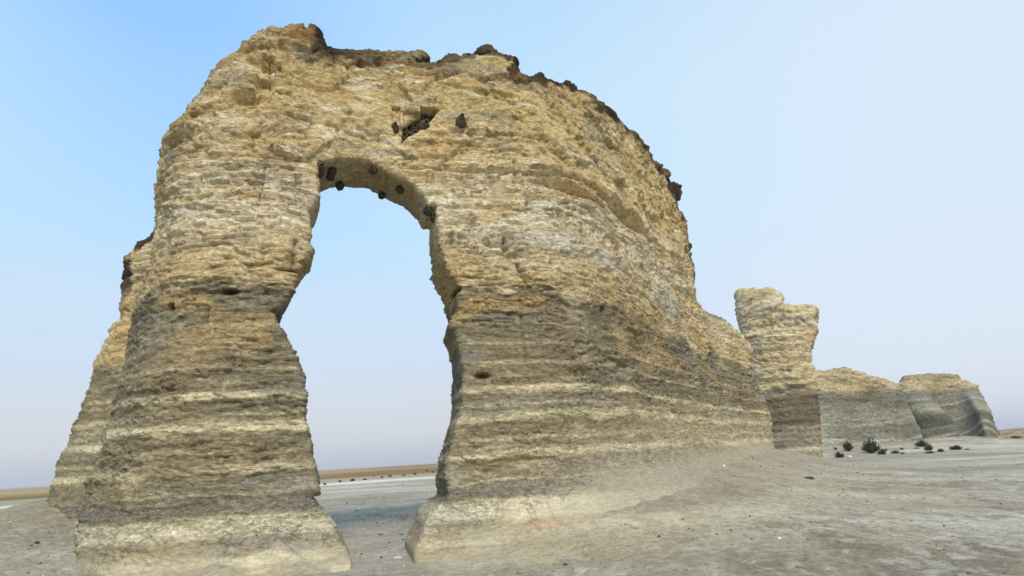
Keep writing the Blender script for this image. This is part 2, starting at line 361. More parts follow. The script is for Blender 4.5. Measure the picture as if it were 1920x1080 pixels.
def paint(x, y, z, bo, k=1., bed=BED, crust=1., foot=None, crust_z=6.4, shift=0., wash=None):
    """strata colours of the rock itself"""
    xs, ys, zs = x/k, y/k, z/k; b = bed/k
    n1 = fbm(xs*.5, ys*.5, zs*1.2, 101, 3); n2 = fbm(xs*1.6, ys*1.6, zs*6, 102, 3); n3 = fbm(xs*3.3, ys*3.3, zs*14, 103, 3)
    n4 = fbm(xs*.35, ys*.35, zs*.6, 104, 2)
    def mix(A, B, t): t = np.clip(t, 0, 1)[:, None]; return A*(1-t)+B*t
    one = np.ones((len(x), 1))
    cream, pale, ochre, tan, grey = srgb(212,192,146), srgb(230,216,180), srgb(208,172,112), srgb(192,166,118), srgb(184,174,148)
    C = one*cream
    C = mix(C, one*tan, sstep(-.1, .5, n1)*.75)
    C = mix(C, one*srgb(196,170,112), sstep(7.2, 9.5, zs+n1)*.6)
    C = mix(C, one*pale, sstep(.02, .45, n2)*.8)
    C = mix(C, one*grey, sstep(.1, .5, fbm(xs*.9, ys*.9, zs*3.2, 105, 3))*.65)
    C = mix(C, one*ochre, sstep(.12, .5, fbm(xs*.6, ys*.6, zs*.9, 106, 3))*.45)
    # whitish bed above the shale and an ochre seam right on it
    C = mix(C, one*srgb(232,222,194), np.exp(-((zs-6.9-.5*n4)/.75)**2)*.6*sstep(-.5, .2, n2+n1))
    C = mix(C, one*srgb(206,180,130), np.exp(-((zs-b-.3-.15*n1)/.35)**2)*.4)
    # shale
    shale, shale2, brown, flake = srgb(140,130,104), srgb(148,143,126), srgb(156,140,106), srgb(204,190,154)
    G = one*shale
    G = mix(G, one*srgb(160,146,112), sstep(3.2, 2.6, zs+.3*n1)*.35)
    G = mix(G, one*shale2, sstep(-.1, .45, fbm(xs*.5, ys*.5, zs*2.2, 107, 3))*.85)
    G = mix(G, one*brown, sstep(.0, .5, n1)*.6)
    G = mix(G, one*flake, sstep(.20, .45, n2)*.42)
    G = mix(G, one*srgb(122,108,80), sstep(.1, .4, -n3)*.45)
    G = mix(G, one*srgb(196,170,118), sstep(.22, .45, fbm(xs*.8, ys*.8, zs*2.5, 108, 2))*.6*sstep(3.3, 4.2, zs))
    zw = zs+.10*fbm(xs*.35, ys*.35, zs*.3, 5, 2)
    for zb, hw, wt in PALE:
        brk = sstep(-.35, .15, vnoise(xs*1.1, ys*1.1, zs*0, 50+int(zb*10))+.5*n3)
        G = mix(G, one*srgb(226,212,172), np.exp(-((zw-zb+.07*n2)/hw)**4)*(.5+.5*brk)*wt)
    t = sstep(-.12, .12, zs-b+.35*n1+.25*n2+.12*n3)
    C = mix(G, C, t)
    # foot: washed chalk
    f0 = 0. if foot is None else foot
    wsh = sstep(f0+.85, f0+.10, zs+.45*n1+.1*n2)
    C = mix(C, one*srgb(158,149,126), wsh*(.55 if wash is None else wash))
    C = mix(C, one*srgb(196,187,158), sstep(.50, .56, zw+.08*n1)*sstep(.86, .80, zw+.08*n1)*.75*sstep(1.6, 1.0, zs))
    C = mix(C, one*srgb(132,126,112), sstep(.86, .92, zw+.08*n1)*sstep(1.2, 1.12, zw)*.6)
    C = mix(C, one*srgb(180,152,112), np.exp(-((zw-.36-.1*n1)/.10)**2)*.5*sstep(-.2, .3, n1))
    C *= 1.13*(1+.10*n3+.07*n2)[:, None]
    # dark lichen crust along the rim of the cap
    if crust is not None:
        q = bo/k+.30*n1+.22*fbm(xs*2.2, ys*2.2, zs*2.2, 109, 3)
        q = q+shift+.14*fbm(xs*5, ys*5, zs*5, 111, 2)+.16*n4
        cm = sstep(-.40, -.28, q)*sstep(crust_z, crust_z+1.2, zs)
        C = mix(C, one*srgb(56,45,34), cm*.94*crust)
        C = mix(C, one*srgb(150,122,82), cm*sstep(.1, .3, fbm(xs*1.7, ys*1.7, zs*1.7, 112, 2))*.7*crust)
        C = mix(C, one*srgb(110,96,74), sstep(-.9, -.3, q)*sstep(7, 8.6, zs)*.5*crust*sstep(-.1, .25, fbm(xs*1.2, ys*1.2, zs*1.8, 110, 3)))
    return C

# ---------------------------------------------------------------- materials
def new_mat(name):
    m = bpy.data.materials.new(name); m.use_nodes = True; nt = m.node_tree
    b = nt.nodes['Principled BSDF']; b.inputs['Roughness'].default_value = .95
    b.inputs['Specular IOR Level'].default_value = .15
    return m, nt, b

def rock_material(name, k=1., fine=1.):
    m, nt, b = new_mat(name); N = nt.nodes.new; L = nt.links.new
    at = N('ShaderNodeAttribute'); at.attribute_name = 'rock_colour'
    tc = N('ShaderNodeTexCoord'); mp = N('ShaderNodeMapping'); mp.inputs['Scale'].default_value = (1/k, 1/k, 3.4/k); L(tc.outputs['Object'], mp.inputs[0])
    n1 = N('ShaderNodeTexNoise'); n1.inputs['Scale'].default_value = 7; n1.inputs['Detail'].default_value = 8; n1.inputs['Roughness'].default_value = .68; L(mp.outputs[0], n1.inputs['Vector'])
    n2 = N('ShaderNodeTexNoise'); n2.inputs['Scale'].default_value = 26; n2.inputs['Detail'].default_value = 4; L(tc.outputs['Object'], n2.inputs['Vector'])
    mr = N('ShaderNodeMapRange'); mr.inputs['From Min'].default_value = .3; mr.inputs['From Max'].default_value = .7; mr.inputs['To Min'].default_value = .74; mr.inputs['To Max'].default_value = 1.22; L(n1.outputs['Fac'], mr.inputs['Value'])
    mr2 = N('ShaderNodeMapRange'); mr2.inputs['From Min'].default_value = .3; mr2.inputs['From Max'].default_value = .7; mr2.inputs['To Min'].default_value = .90; mr2.inputs['To Max'].default_value = 1.10; L(n2.outputs['Fac'], mr2.inputs['Value'])
    mu = N('ShaderNodeMath'); mu.operation = 'MULTIPLY'; L(mr.outputs[0], mu.inputs[0]); L(mr2.outputs[0], mu.inputs[1])
    vm = N('ShaderNodeVectorMath'); vm.operation = 'SCALE'; L(at.outputs['Color'], vm.inputs[0]); L(mu.outputs[0], vm.inputs['Scale'])
    L(vm.outputs[0], b.inputs['Base Color'])
    # flaky bedding relief below mesh size
    vo = N('ShaderNodeTexVoronoi'); vo.feature = 'F1'; vo.inputs['Scale'].default_value = 7; mp2 = N('ShaderNodeMapping'); mp2.inputs['Scale'].default_value = (1/k, 1/k, 3.0/k)
    wa = N('ShaderNodeVectorMath'); wa.operation = 'MULTIPLY_ADD'; L(n1.outputs['Color'], wa.inputs[0]); wa.inputs[1].default_value = (.25*k,)*3; L(tc.outputs['Object'], wa.inputs[2])
    L(wa.outputs[0], mp2.inputs[0]); L(mp2.outputs[0], vo.inputs['Vector'])
    st_ = N('ShaderNodeMath'); st_.operation = 'MULTIPLY'; L(n1.outputs['Fac'], st_.inputs[0]); st_.inputs[1].default_value = 9
    fr_ = N('ShaderNodeMath'); fr_.operation = 'FRACT'; L(st_.outputs[0], fr_.inputs[0])
    rp_ = N('ShaderNodeMapRange'); rp_.interpolation_type = 'SMOOTHSTEP'; rp_.inputs['From Max'].default_value = .25; L(fr_.outputs[0], rp_.inputs['Value'])
    fl_ = N('ShaderNodeMath'); fl_.operation = 'FLOOR'; L(st_.outputs[0], fl_.inputs[0])
    sm_ = N('ShaderNodeMath'); sm_.operation = 'ADD'; L(fl_.outputs[0], sm_.inputs[0]); L(rp_.outputs[0], sm_.inputs[1])
    b0 = N('ShaderNodeBump'); b0.inputs['Strength'].default_value = .35*fine; b0.inputs['Distance'].default_value = .012*k; L(sm_.outputs[0], b0.inputs['Height'])
    b1 = N('ShaderNodeBump'); b1.inputs['Strength'].default_value = .9*fine; b1.inputs['Distance'].default_value = .09*k; L(n1.outputs['Fac'], b1.inputs['Height']); L(b0.outputs[0], b1.inputs['Normal'])
    b2 = N('ShaderNodeBump'); b2.inputs['Strength'].default_value = .45*fine; b2.inputs['Distance'].default_value = .05*k; L(vo.outputs['Distance'], b2.inputs['Height']); L(b1.outputs[0], b2.inputs['Normal'])
    b3 = N('ShaderNodeBump'); b3.inputs['Strength'].default_value = .5*fine; b3.inputs['Distance'].default_value = .012*k; L(n2.outputs['Fac'], b3.inputs['Height']); L(b2.outputs[0], b3.inputs['Normal'])
    ck = N('ShaderNodeTexVoronoi'); ck.feature = 'DISTANCE_TO_EDGE'; ck.inputs['Scale'].default_value = 2.3
    mp3 = N('ShaderNodeMapping'); mp3.inputs['Scale'].default_value = (1/k, 1/k, 3.6/k)
    n3 = N('ShaderNodeTexNoise'); n3.inputs['Scale'].default_value = 2.2/k; n3.inputs['Detail'].default_value = 5; L(tc.outputs['Object'], n3.inputs['Vector'])
    wb = N('ShaderNodeVectorMath'); wb.operation = 'MULTIPLY_ADD'; L(n3.outputs['Color'], wb.inputs[0]); wb.inputs[1].default_value = (.7*k,)*3; L(tc.outputs['Object'], wb.inputs[2])
    L(wb.outputs[0], mp3.inputs[0]); L(mp3.outputs[0], ck.inputs['Vector'])
    cr_ = N('ShaderNodeMapRange'); cr_.inputs['From Min'].default_value = .0; cr_.inputs['From Max'].default_value = .05; L(ck.outputs['Distance'], cr_.inputs['Value'])
    n4 = N('ShaderNodeTexNoise'); n4.inputs['Scale'].default_value = 1.1/k; n4.inputs['Detail'].default_value = 3; L(tc.outputs['Object'], n4.inputs['Vector'])
    mk_ = N('ShaderNodeMapRange'); mk_.inputs['From Min'].default_value = .42; mk_.inputs['From Max'].default_value = .52; L(n4.outputs['Fac'], mk_.inputs['Value'])
    mm_ = N('ShaderNodeMath'); mm_.operation = 'MULTIPLY'; L(mk_.outputs[0], mm_.inputs[0]); L(at.outputs['Alpha'], mm_.inputs[1])
    b4 = N('ShaderNodeBump'); b4.inputs['Distance'].default_value = .08*k; L(cr_.outputs[0], b4.inputs['Height']); L(mm_.outputs[0], b4.inputs['Strength']); L(b4.outputs[0], b0.inputs['Normal'])
    for b_, s_v in ((b0, .35*fine), (b1, .9*fine), (b2, .45*fine)):
        ms = N('ShaderNodeMath'); ms.operation = 'MULTIPLY'; ms.inputs[1].default_value = s_v; L(at.outputs['Alpha'], ms.inputs[0]); L(ms.outputs[0], b_.inputs['Strength'])
    L(b3.outputs[0], b.inputs['Normal'])
    return m

ROCK = rock_material('bedded_chalk')
ROCK_FAR = rock_material('bedded_chalk_distant', k=2.2)

def lerp_band(s, pts): return np.interp(s, [p[0] for p in pts], [p[1] for p in pts])

# ---------------------------------------------------------------- the rock arch
LUMPS = [(6.72, 0.42, 11.16, 0.37, 0.42, 0.3), (6.15, 0.3, 11.08, 0.26, 0.35, 0.15), (9.3, 0.25, 10.84, 0.22, 0.3, 0.17), (11.0, 0.2, 11.11, 0.22, 0.3, 0.17), (11.55, 0.25, 10.91, 0.22, 0.3, 0.2), (21.75, 0.2, 11.46, 0.3, 0.35, 0.22), (23.3, 0.3, 11.36, 0.34, 0.4, 0.26)]
APX = OUTLINES['arch'] + [(33.0, -1.6), (2.92, -1.6)]
GPX = [(7.92, -2)] + OUTLINES['gap'] + [(8.88, -2)]
def arch_thick(s, z):
    t = lerp_band(s, [(0, 3.4), (5.6, 3.2), (7, 2.0), (7.6, 1.45), (9.2, 1.45), (10.3, 2.0), (13, 2.8), (20, 3.6), (34, 3.2)])
    return t+.7*np.clip(1-z/2.2, 0, 1)
def arch_edge(s, z):
    r = .30+.95*sstep(5.2, 3.2, s)+.7*sstep(22, 25, s)
    return np.minimum(r, 1.3)*(1-.5*sstep(9, 10.5, z)*sstep(5.5, 4.0, s))
RECESS = OUTLINES['recess']; PANEL = OUTLINES['panel']; SLOT = OUTLINES['slot']
def arch_extra(g, s, dd, z):
    # small sharp-edged recesses where blocks have dropped out of the face
    m = (s > 8.2) & (s < 10.2) & (z > 8.1) & (z < 9.6)
    m &= dd < 1.0
    for ls, ld, lz, rs, rd, rz in LUMPS:
        q = np.maximum(np.abs((s-ls)/rs), 0)**2.6+np.abs((dd-ld)/rd)**2.6+np.abs((z-lz)/rz)**2.6
        mm = q < 6
        if mm.any(): g = g.copy(); g[mm] = np.minimum(g[mm], (q[mm]**(1/2.6)-1)*min(rs, rd, rz))
    if not m.any(): return g
    g = g.copy()
    for poly, dep in ((RECESS, .5), (PANEL, .14), (SLOT, .12)):
        q = poly_sdf(s[m], z[m], poly)
        dm = dd[m]
        g[m] = np.maximum(g[m], -np.maximum(q, dm-dep))
    return g
arch, V, bo, bg_, N = rock_mesh('rock_arch', ARCH_PLAN, APX, GPX, arch_thick, arch_edge, .10, (.029, .06, .029),
                                grow=lambda s: np.interp(s, [12, 20, 33], [1, 1.5, 2.4]), extra=arch_extra)
GLYPH_LINES = [((24.05, 5.0), (25.0, 5.06)), ((25.0, 5.06), (25.0, 4.74)), ((25.0, 4.74), (24.05, 4.68)), ((24.05, 4.68), (24.05, 5.0)), ((24.35, 4.94), (24.35, 4.76)), ((24.35, 4.94), (24.75, 4.96)), ((24.35, 4.85), (24.7, 4.87)), ((24.35, 4.77), (24.75, 4.79))]
FE = OUTLINES['feats']; MK = OUTLINES['marks']
x, y, z = coords(arch); s_, d_, z_ = V[:, 0], V[:, 1], V[:, 2]
fr = ARCH_PLAN.front(s_, z_); face = d_-fr < .9
HM = [(-40, 0), (-36, .1), (-33, .05), (-31, 0), (-8, 0), (-5, .04), (0, .26), (4, .60), (8, .95), (12, 1.15), (20, 1.35), (22, 1.1), (25, .3)]
foot = lerp_band(np.interp(s_, ARCH_PLAN.S, ARCH_PLAN.bdeg), HM)*.85
h = relief(x, y, z, foot=foot)
inrec = np.minimum(poly_sdf(s_, z_, RECESS), np.minimum(poly_sdf(s_, z_, PANEL), poly_sdf(s_, z_, SLOT)))
h *= np.where(face, .25+.75*sstep(.0, .3, inrec), 1)
h *= 1-.3*sstep(-.5, -.1, bo)*sstep(8.5, 9.5, z)          # keep the skyline
h *= 1-.35*sstep(.35, .0, bg_)
h *= 1-.55*sstep(.5, .0, bg_)*sstep(5.5, 7, z)          # the soffit of the opening is smoother
SCOOP = [(.30, .16, .30), (.26, .12, .2), (.22, .14, .22), (.14, .05, .22), (.06, .06, .16), (.17, .055, .22), (.10, .06, .2), (.12, .06, .18), (.4, .35, .2), (.3, .03, .3),
         (.35, .2, .2), (.13, .25, .2), (.9, .12, .22), (.8, .18, .25), (.25, .25, .3), (.25, .14, .2), (.3, .16, .2), (.1, .05, .15), (.5, .05, .15), (.10, .22, .16), (.3, .1, .12)]
for (fs, fz), (rs, rz, dep) in zip(FE, SCOOP):
    q = ((s_-fs)/rs)**2+((z_-fz)/rz)**2
    h -= np.where(face, dep*np.exp(-q**1.5), 0)
for (a, b_) in zip(MK[0::2], MK[1::2]):                  # vertical joints
    L_ = math.hypot(b_[0]-a[0], b_[1]-a[1]); t = np.clip(((s_-a[0])*(b_[0]-a[0])+(z_-a[1])*(b_[1]-a[1]))/L_**2, 0, 1)
    q = np.hypot(s_-a[0]-t*(b_[0]-a[0])+.06*vnoise(z_*3, s_*0, s_*0, 9), z_-a[1]-t*(b_[1]-a[1]))
    h -= np.where(face, .16*np.exp(-(q/.045)**2), 0)
# long undercut bed below the cap blocks and under the main overhang to the right
zc = 7.9+.25*vnoise(s_*.5, s_*0, s_*0, 14)
h += np.where(face, .16*sstep(zc-.03, zc+.10, z_)*np.exp(-np.maximum(z_-zc, 0)/.9)*sstep(10.8, 12, s_)*sstep(19, 17, s_), 0)
h -= np.where(face, .20*np.exp(-((z_-10.55-.12*(s_-6.2))/.09)**2)*sstep(5.2, 5.5, s_)*sstep(7.1, 6.9, s_), 0)
h += np.where(face, .06*sstep(1.14, 1.22, z_)*np.exp(-np.maximum(z_-1.2, 0)/.6)*sstep(14, 9, s_), 0)   # the bed that overhangs the washed foot
displace(arch, N, h)
C = paint(x, y, z, bo, foot=foot, wash=.35+.5*sstep(9.8, 12, s_), crust=(.2+.8*sstep(6.6, 7.1, s_+.3*vnoise(z*1.3, s_*0, s_*0, 77)))*(1-.6*np.exp(-((s_-8.8)/.75)**2)), shift=.16*sstep(12, 15, s_))
def blend(C, rgb, t): t = np.clip(t, 0, 1)[:, None]; return C*(1-t)+srgb(*rgb)*t
def spot(fs, fz, rs, rz, p=1.): return np.exp(-((((s_-fs)/rs)**2+((z_-fz)/rz)**2)**p))
nn = fbm(x*1.2, y*1.2, z*1.8, 130, 3)
C = blend(C, (160,134,90), sstep(.3, .0, bg_)*sstep(6.8, 7.3, z)*(fr+.12 < d_)*.35)     # brown soffit, with shade under the arch painted into the tint
C = blend(C, (206,160,92), spot(9.6, 8.1, .6, .5)*(.55+.6*nn)*face)            # rusty stain below the nests
C = blend(C, (206,168,108), spot(10.9, 4.7, .9, .12)*(.5+.6*nn)*face)
C = blend(C, (196,160,104), spot(17.0, 4.6, 2.2, .5)*(.35+.8*nn)*face)
C = blend(C, (224,218,200), spot(13.2, 6.1, 2.0, .28)*(.8+.8*nn)*face)
C = blend(C, (190,192,180), spot(19.5, 5.9, 1.6, .5)*(.6+.8*nn)*face)
C = blend(C, (190,176,140), sstep(13.5, 16, s_)*sstep(3.2, 2.6, z)*sstep(1.3, 1.8, z)*(.5+.5*nn)*face)
C = blend(C, (154,145,124), sstep(10.5, 13, s_)*sstep(1.9, 1.2, z+.2*nn)*.8*face)
C = blend(C, (186,144,84), spot(6.62, 11.25, .34, .34, 3)*.7*face)                   # amber face of the big cap block
C = blend(C, (50,40,30), sstep(6.95, 7.05, s_+.1*nn)*sstep(7.6, 7.3, s_)*sstep(10.5, 10.8, z)*.95)
C = blend(C, (92,82,62), spot(7.3, 10.55, 1.0, .35)*sstep(-.2, .2, nn)*face*.8)
for (ga, gb_) in GLYPH_LINES:
    L_ = math.hypot((gb_[0]-ga[0])*.35, gb_[1]-ga[1]); t = np.clip(((s_-ga[0])*.35*(gb_[0]-ga[0])*.35+(z_-ga[1])*(gb_[1]-ga[1]))/L_**2, 0, 1)
    q = np.hypot((s_-ga[0]-t*(gb_[0]-ga[0]))*.35, z_-ga[1]-t*(gb_[1]-ga[1]))
    C = blend(C, (104,90,64), np.exp(-(q/.022)**2)*.8*face)   # scratched box-shaped mark
for (fs, fz), (rs, rz, _), c in ((FE[3], SCOOP[3], (120,66,34)), (FE[5], SCOOP[5], (112,76,40)), (FE[6], SCOOP[6], (110,60,34)), (FE[7], SCOOP[7], (124,76,42)), (FE[4], SCOOP[4], (104,72,48))):
    C = blend(C, c, spot(fs, fz, rs*1.1, rz*1.3, 2)*.9*face)
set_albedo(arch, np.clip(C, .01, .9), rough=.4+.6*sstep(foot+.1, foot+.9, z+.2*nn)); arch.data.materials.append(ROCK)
tag(arch, 'huge pale chalk rock wall pierced by a tall keyhole opening, dark crust along its top', 'rock arch')

# ---------------------------------------------------------------- other rock masses
def simple_rock(name, plan, poly, label, cat, thick, r_edge, steps, k, mat, crust=1., bed=BED, lumps=None, group=None, shade=None, zmin=-1.2, crust_z=6.4, gain=1., inset=0., shift=0.):
    o, V, bo, _, N = rock_mesh(name, plan, poly, None, thick, r_edge, 0, steps, zmin=zmin, inset=inset)
    x, y, z = coords(o)
    h = relief(x, y, z, k, bed*k if k != 1 else bed)
    if lumps is not None: h += lumps(V[:, 0], V[:, 2])
    displace(o, N, h*gain)
    C = paint(x, y, z, bo, k, bed*k if k != 1 else bed, crust, None, crust_z, shift)
    if shade: C = shade(C, V[:, 0], V[:, 2], x, y, z)
    set_albedo(o, np.clip(C, .01, .9)); o.data.materials.append(mat)
    return tag(o, label, cat, group)

fl = OUTLINES['flank']; fl = [(4.3, -1.6), (4.6, -.5)] + fl + [(11.1, -1.6)]
simple_rock('rock_buttress', FLANK_PLAN, fl, 'sloping chalk buttress with a small black cap, behind the left leg of the arch', 'rock buttress', 3.0, .5, (.055, .09, .05), 1., ROCK, bed=4.4, crust_z=5.6)

def blend_any(C, rgb, t): t = np.clip(t, 0, 1)[:, None]; return C*(1-t)+srgb(*rgb)*t
def pillar_shade(C, s, z, x, y, zz):
    n = fbm(x*.5, y*.5, z*1.6, 142, 3)
    C = blend_any(C, (116,104,80), sstep(.12, -.12, z-4.65+.25*n)*sstep(1.9, 2.6, z+.6*n)*.85)
    for zb, hw in ((2.15, .05), (1.75, .07), (1.3, .05), (.75, .16)):
        C = blend_any(C, (188,174,140), np.exp(-((z-zb-.04*n)/hw)**2)*.7)
    return blend_any(C, (106,92,66), sstep(.55, .4, z)*.8)
pl = OUTLINES['pillar']; pl = [(2.0, -1.8)] + pl + [(5.4, -1.8)]
simple_rock('rock_pillar', PILLAR_PLAN, pl, 'free-standing chalk pillar with a notched top, past the right end of the arch wall', 'rock pillar', 4.2, .3, (.09, .12, .085), 1.5, ROCK_FAR, crust=0., bed=4.9/1.5, shade=pillar_shade, gain=1.15, inset=.14)

def far_shade(C, s, z, x, y, zz):
    n = fbm(x*.25, y*.25, z*1.2, 140, 3)
    low = sstep(.6, -.5, z-5.8+.6*n)
    C = blend_any(C, (184,172,140), np.full(len(x), .45))
    g = srgb(136,136,122)*(1+.30*fbm(x*.18, y*.18, z*.9, 141, 3)+.95*fbm(x*.16+z*.05, y*.16, z*.12, 143, 2))[:, None]
    C = C*(1-low[:, None]*.85)+g*low[:, None]*.85
    for zb, hw in ((5.2, .07), (4.6, .11), (3.35, .16), (3.0, .08), (1.45, .10), (.75, .12)):
        t = np.exp(-((z-zb-.03*n)/hw)**2)*sstep(-.3, .3, vnoise(x*.3, y*.3, z*0, 150+int(zb*9)))
        C = blend_any(C, (206,200,180), t*.85)
    C = blend_any(C, (178,174,150), sstep(2.6, 3.1, z+.3*n)*sstep(4.3, 3.9, z)*.55)
    return C
def blend_any(C, rgb, t): t = np.clip(t, 0, 1)[:, None]; return C*(1-t)+srgb(*rgb)*t
def folds_left(s, z): return -1.2*sstep(6, 2, z)*np.exp(-((s-13.0)/1.0)**2)+1.7*vnoise(s*.5, s*0, z*.1, 160)*sstep(6.5, 5, z)
def folds_right(s, z):
    w = sstep(8, 2, z)
    return 2.4*w*np.exp(-((s-4.2-.35*(6-z))/1.3)**2)-2.4*w*np.exp(-((s-8.6)/1.2)**2)+2.4*w*np.exp(-((s-11.6)/1.0)**2)
pl = OUTLINES['far_left']; pl = [(-.3, -1.5)] + pl + [(14.4, -1.5)]
simple_rock('chalk_bluff', FAR_LEFT_PLAN, pl, 'distant chalk bluff with a yellow top above grey shale, directly right of the pillar', 'bluff', 6., .4, (.14, .2, .11), 2.0, ROCK_FAR, crust=0., bed=5.9/2, lumps=folds_left, inset=.12, shade=far_shade)
pl = OUTLINES['far_right']; pl = [(0, -1.5)] + pl + [(14.5, -1.5)]
simple_rock('chalk_bluff', FAR_RIGHT_PLAN, pl, 'flat-topped distant chalk bluff with a sloping right end, farthest right of the rocks', 'bluff', 7., .4, (.15, .2, .12), 2.0, ROCK_FAR, crust=.9, crust_z=3.2, shift=.12, bed=6.0/2, lumps=folds_right, inset=.12, shade=far_shade)

# ---------------------------------------------------------------- ground
def plan_near(x, y, plan, n=70):
    ii = np.linspace(0, len(plan.X)-1, n).astype(int)
    best = np.full(x.shape, 1e9); bd = np.zeros(x.shape)
    for i, j in zip(ii[:-1], ii[1:]):
        ex, ey = plan.X[j]-plan.X[i], plan.Y[j]-plan.Y[i]
        t = np.clip(((x-plan.X[i])*ex+(y-plan.Y[i])*ey)/(ex*ex+ey*ey), 0, 1)
        q = (x-plan.X[i]-t*ex)**2+(y-plan.Y[i]-t*ey)**2
        m = q < best; best = np.where(m, q, best); bd = np.where(m, plan.bdeg[i]+t*(plan.bdeg[j]-plan.bdeg[i]), bd)
    return np.sqrt(best), bd

def ground_z(x, y):
    r = np.hypot(x, y)
    z = np.zeros(x.shape)
    dd, b = plan_near(x, y, ARCH_PLAN)
    hm = lerp_band(b, HM)
    wd = lerp_band(b, [(-8, 1.5), (0, 3.4), (8, 4.8), (14, 5.5), (20, 5), (25, 4)])
    z += hm*(.62*np.exp(-(np.maximum(dd-.4, 0)/wd)**1.25)+.5*np.exp(-(np.maximum(dd-.3, 0)/1.9)**1.6))
    z += 1.25*np.exp(-(((x+11.4)/2.4)**2+((y-16.2)/4.6)**2)**1.1)
    z += .18*np.exp(-(((x+9.6)/2.6)**2+((y-12.4)/3.2)**2))
    for plan, h0, w0 in ((FAR_LEFT_PLAN, 1.05, 6.0), (FAR_RIGHT_PLAN, .2, 6.0)):
        d2, b2 = plan_near(x, y, plan, 40)
        z += h0*np.exp(-(d2/w0)**1.6)*(sstep(38.5, 35, b2) if plan is FAR_RIGHT_PLAN else 1)
    nearf = sstep(140, 60, r)
    z += nearf*(.06*fbm(x*.18, y*.18, x*0, 201, 3)+.030*fbm(x*.8, y*.8, x*0, 202, 3))
    z += sstep(45, 20, r)*(.014*fbm(x*3.2, y*3.2, x*0, 203, 3)+.008*fbm(x*9, y*9, x*0, 204, 2))
    # the gravel rise and the prairie beyond
    z += .14*sstep(74, 80, r)*sstep(130, 85, r)*(.7+.5*vnoise(x*.12, y*.12, x*0, 205))
    z += sstep(160, 600, r)*.9*vnoise(x*.004+.4, y*.004, x*0, 206)*sstep(2400, 1200, r)
    # out in the foreground the floor is level with the camera's feet
    return z-.03

ang = np.unique(np.concatenate([np.linspace(-180, 180, 181), np.linspace(-48, 48, 900)])); ang = ang[:-1]
rr = [.4]
while rr[-1] < 5200: rr.append(rr[-1]+max(.035, rr[-1]*(.0055 if rr[-1] < 30 else .011 if rr[-1] < 200 else .06)))
rr = np.array(rr)
AA, RR = np.meshgrid(np.radians(ang), rr, indexing='ij')
gx, gy = (RR*np.sin(AA)).ravel(), (RR*np.cos(AA)).ravel()
gz = ground_z(gx, gy)
na, nr = AA.shape
ii = np.arange(na)[:, None]; jj = np.arange(nr-1)[None, :]
q = np.stack([ii*nr+jj, ii*nr+jj+1, ((ii+1) % na)*nr+jj+1, ((ii+1) % na)*nr+jj], -1).reshape(-1, 4)
VV = np.concatenate([np.stack([gx, gy, gz], 1), [[0, 0, -.03]]])
ground = mesh_np('ground', VV, q)
# fill the hole under the camera
import bmesh
bm_ = bmesh.new(); bm_.from_mesh(ground.data); bm_.verts.ensure_lookup_table(); c0 = bm_.verts[na*nr]
for i in range(na): bm_.faces.new((bm_.verts[i*nr], bm_.verts[((i+1) % na)*nr], c0)).smooth = True
bmesh.ops.recalc_face_normals(bm_, faces=bm_.faces)
bm_.to_mesh(ground.data); bm_.free()
if ground.data.polygons[0].normal.z < 0: ground.data.flip_normals()
x, y, z = coords(ground)
r = np.hypot(x, y)
n1 = fbm(x*.25, y*.6, x*0, 211, 4); n2 = fbm(x*1.3, y*1.3, x*0, 212, 4); n3 = fbm(x*7+2*n2, y*3.5+1.5*n1, x*0, 213, 4, .65)
C = np.ones((len(x), 1))*srgb(164,158,140)
def gb(C, rgb, t): return blend_any(C, rgb, t)
C = gb(C, (190,185,168), sstep(-.05, .35, n1+.5*n2)*.6)
C = gb(C, (146,137,116), sstep(.05, .4, -n1+.5*n2)*.7)
C = gb(C, (132,127,112), sstep(.12, .4, n2-.4*n1)*.5)
C = gb(C, (126,119,102), sstep(.12, .38, n3+.5*n2)*.45*sstep(60, 15, r))
C = gb(C, (204,200,184), sstep(.2, .45, -n3+.4*n2)*.4*sstep(60, 15, r))
C = gb(C, (153,144,122), np.clip((z-.30)/.6, 0, 1)*.7*sstep(50, 30, r))
zz_ = z+.06*n1
C = gb(C, (186,180,156), sstep(.30, .38, zz_)*sstep(.60, .50, zz_)*.55*sstep(25, 15, r)*sstep(-10, -4, np.degrees(np.arctan2(x, y))))
C = gb(C, (172,150,114), sstep(.16, .22, zz_)*sstep(.32, .27, zz_)*.45*sstep(22, 14, r)*sstep(-10, -4, np.degrees(np.arctan2(x, y)))*sstep(9, 5, np.degrees(np.arctan2(x, y)))*sstep(-.1, .3, n2+n1))       # brown talus at the foot of the wall
az_ = np.degrees(np.arctan2(x, y))
dw, bw = plan_near(x, y, ARCH_PLAN, 50)
nearw = sstep(4.2, 1.2, dw+.5*n1)*sstep(-10, -7, bw)*sstep(14, 7, bw)*sstep(14.5, 13., r)
C = gb(C, (192,183,154), nearw*.8*sstep(.55, .42, z+.05*n1))
C = gb(C, (172,154,120), nearw*.6*np.exp(-((z-.20-.05*n1)/.05)**2))
C = gb(C, (156,148,128), nearw*.8*sstep(.45, .58, z+.05*n1))
C = gb(C, (176,172,158), sstep(9, 13, r)*sstep(34, 22, r)*sstep(-22, -19, az_)*sstep(-5, -8, az_)*.6)
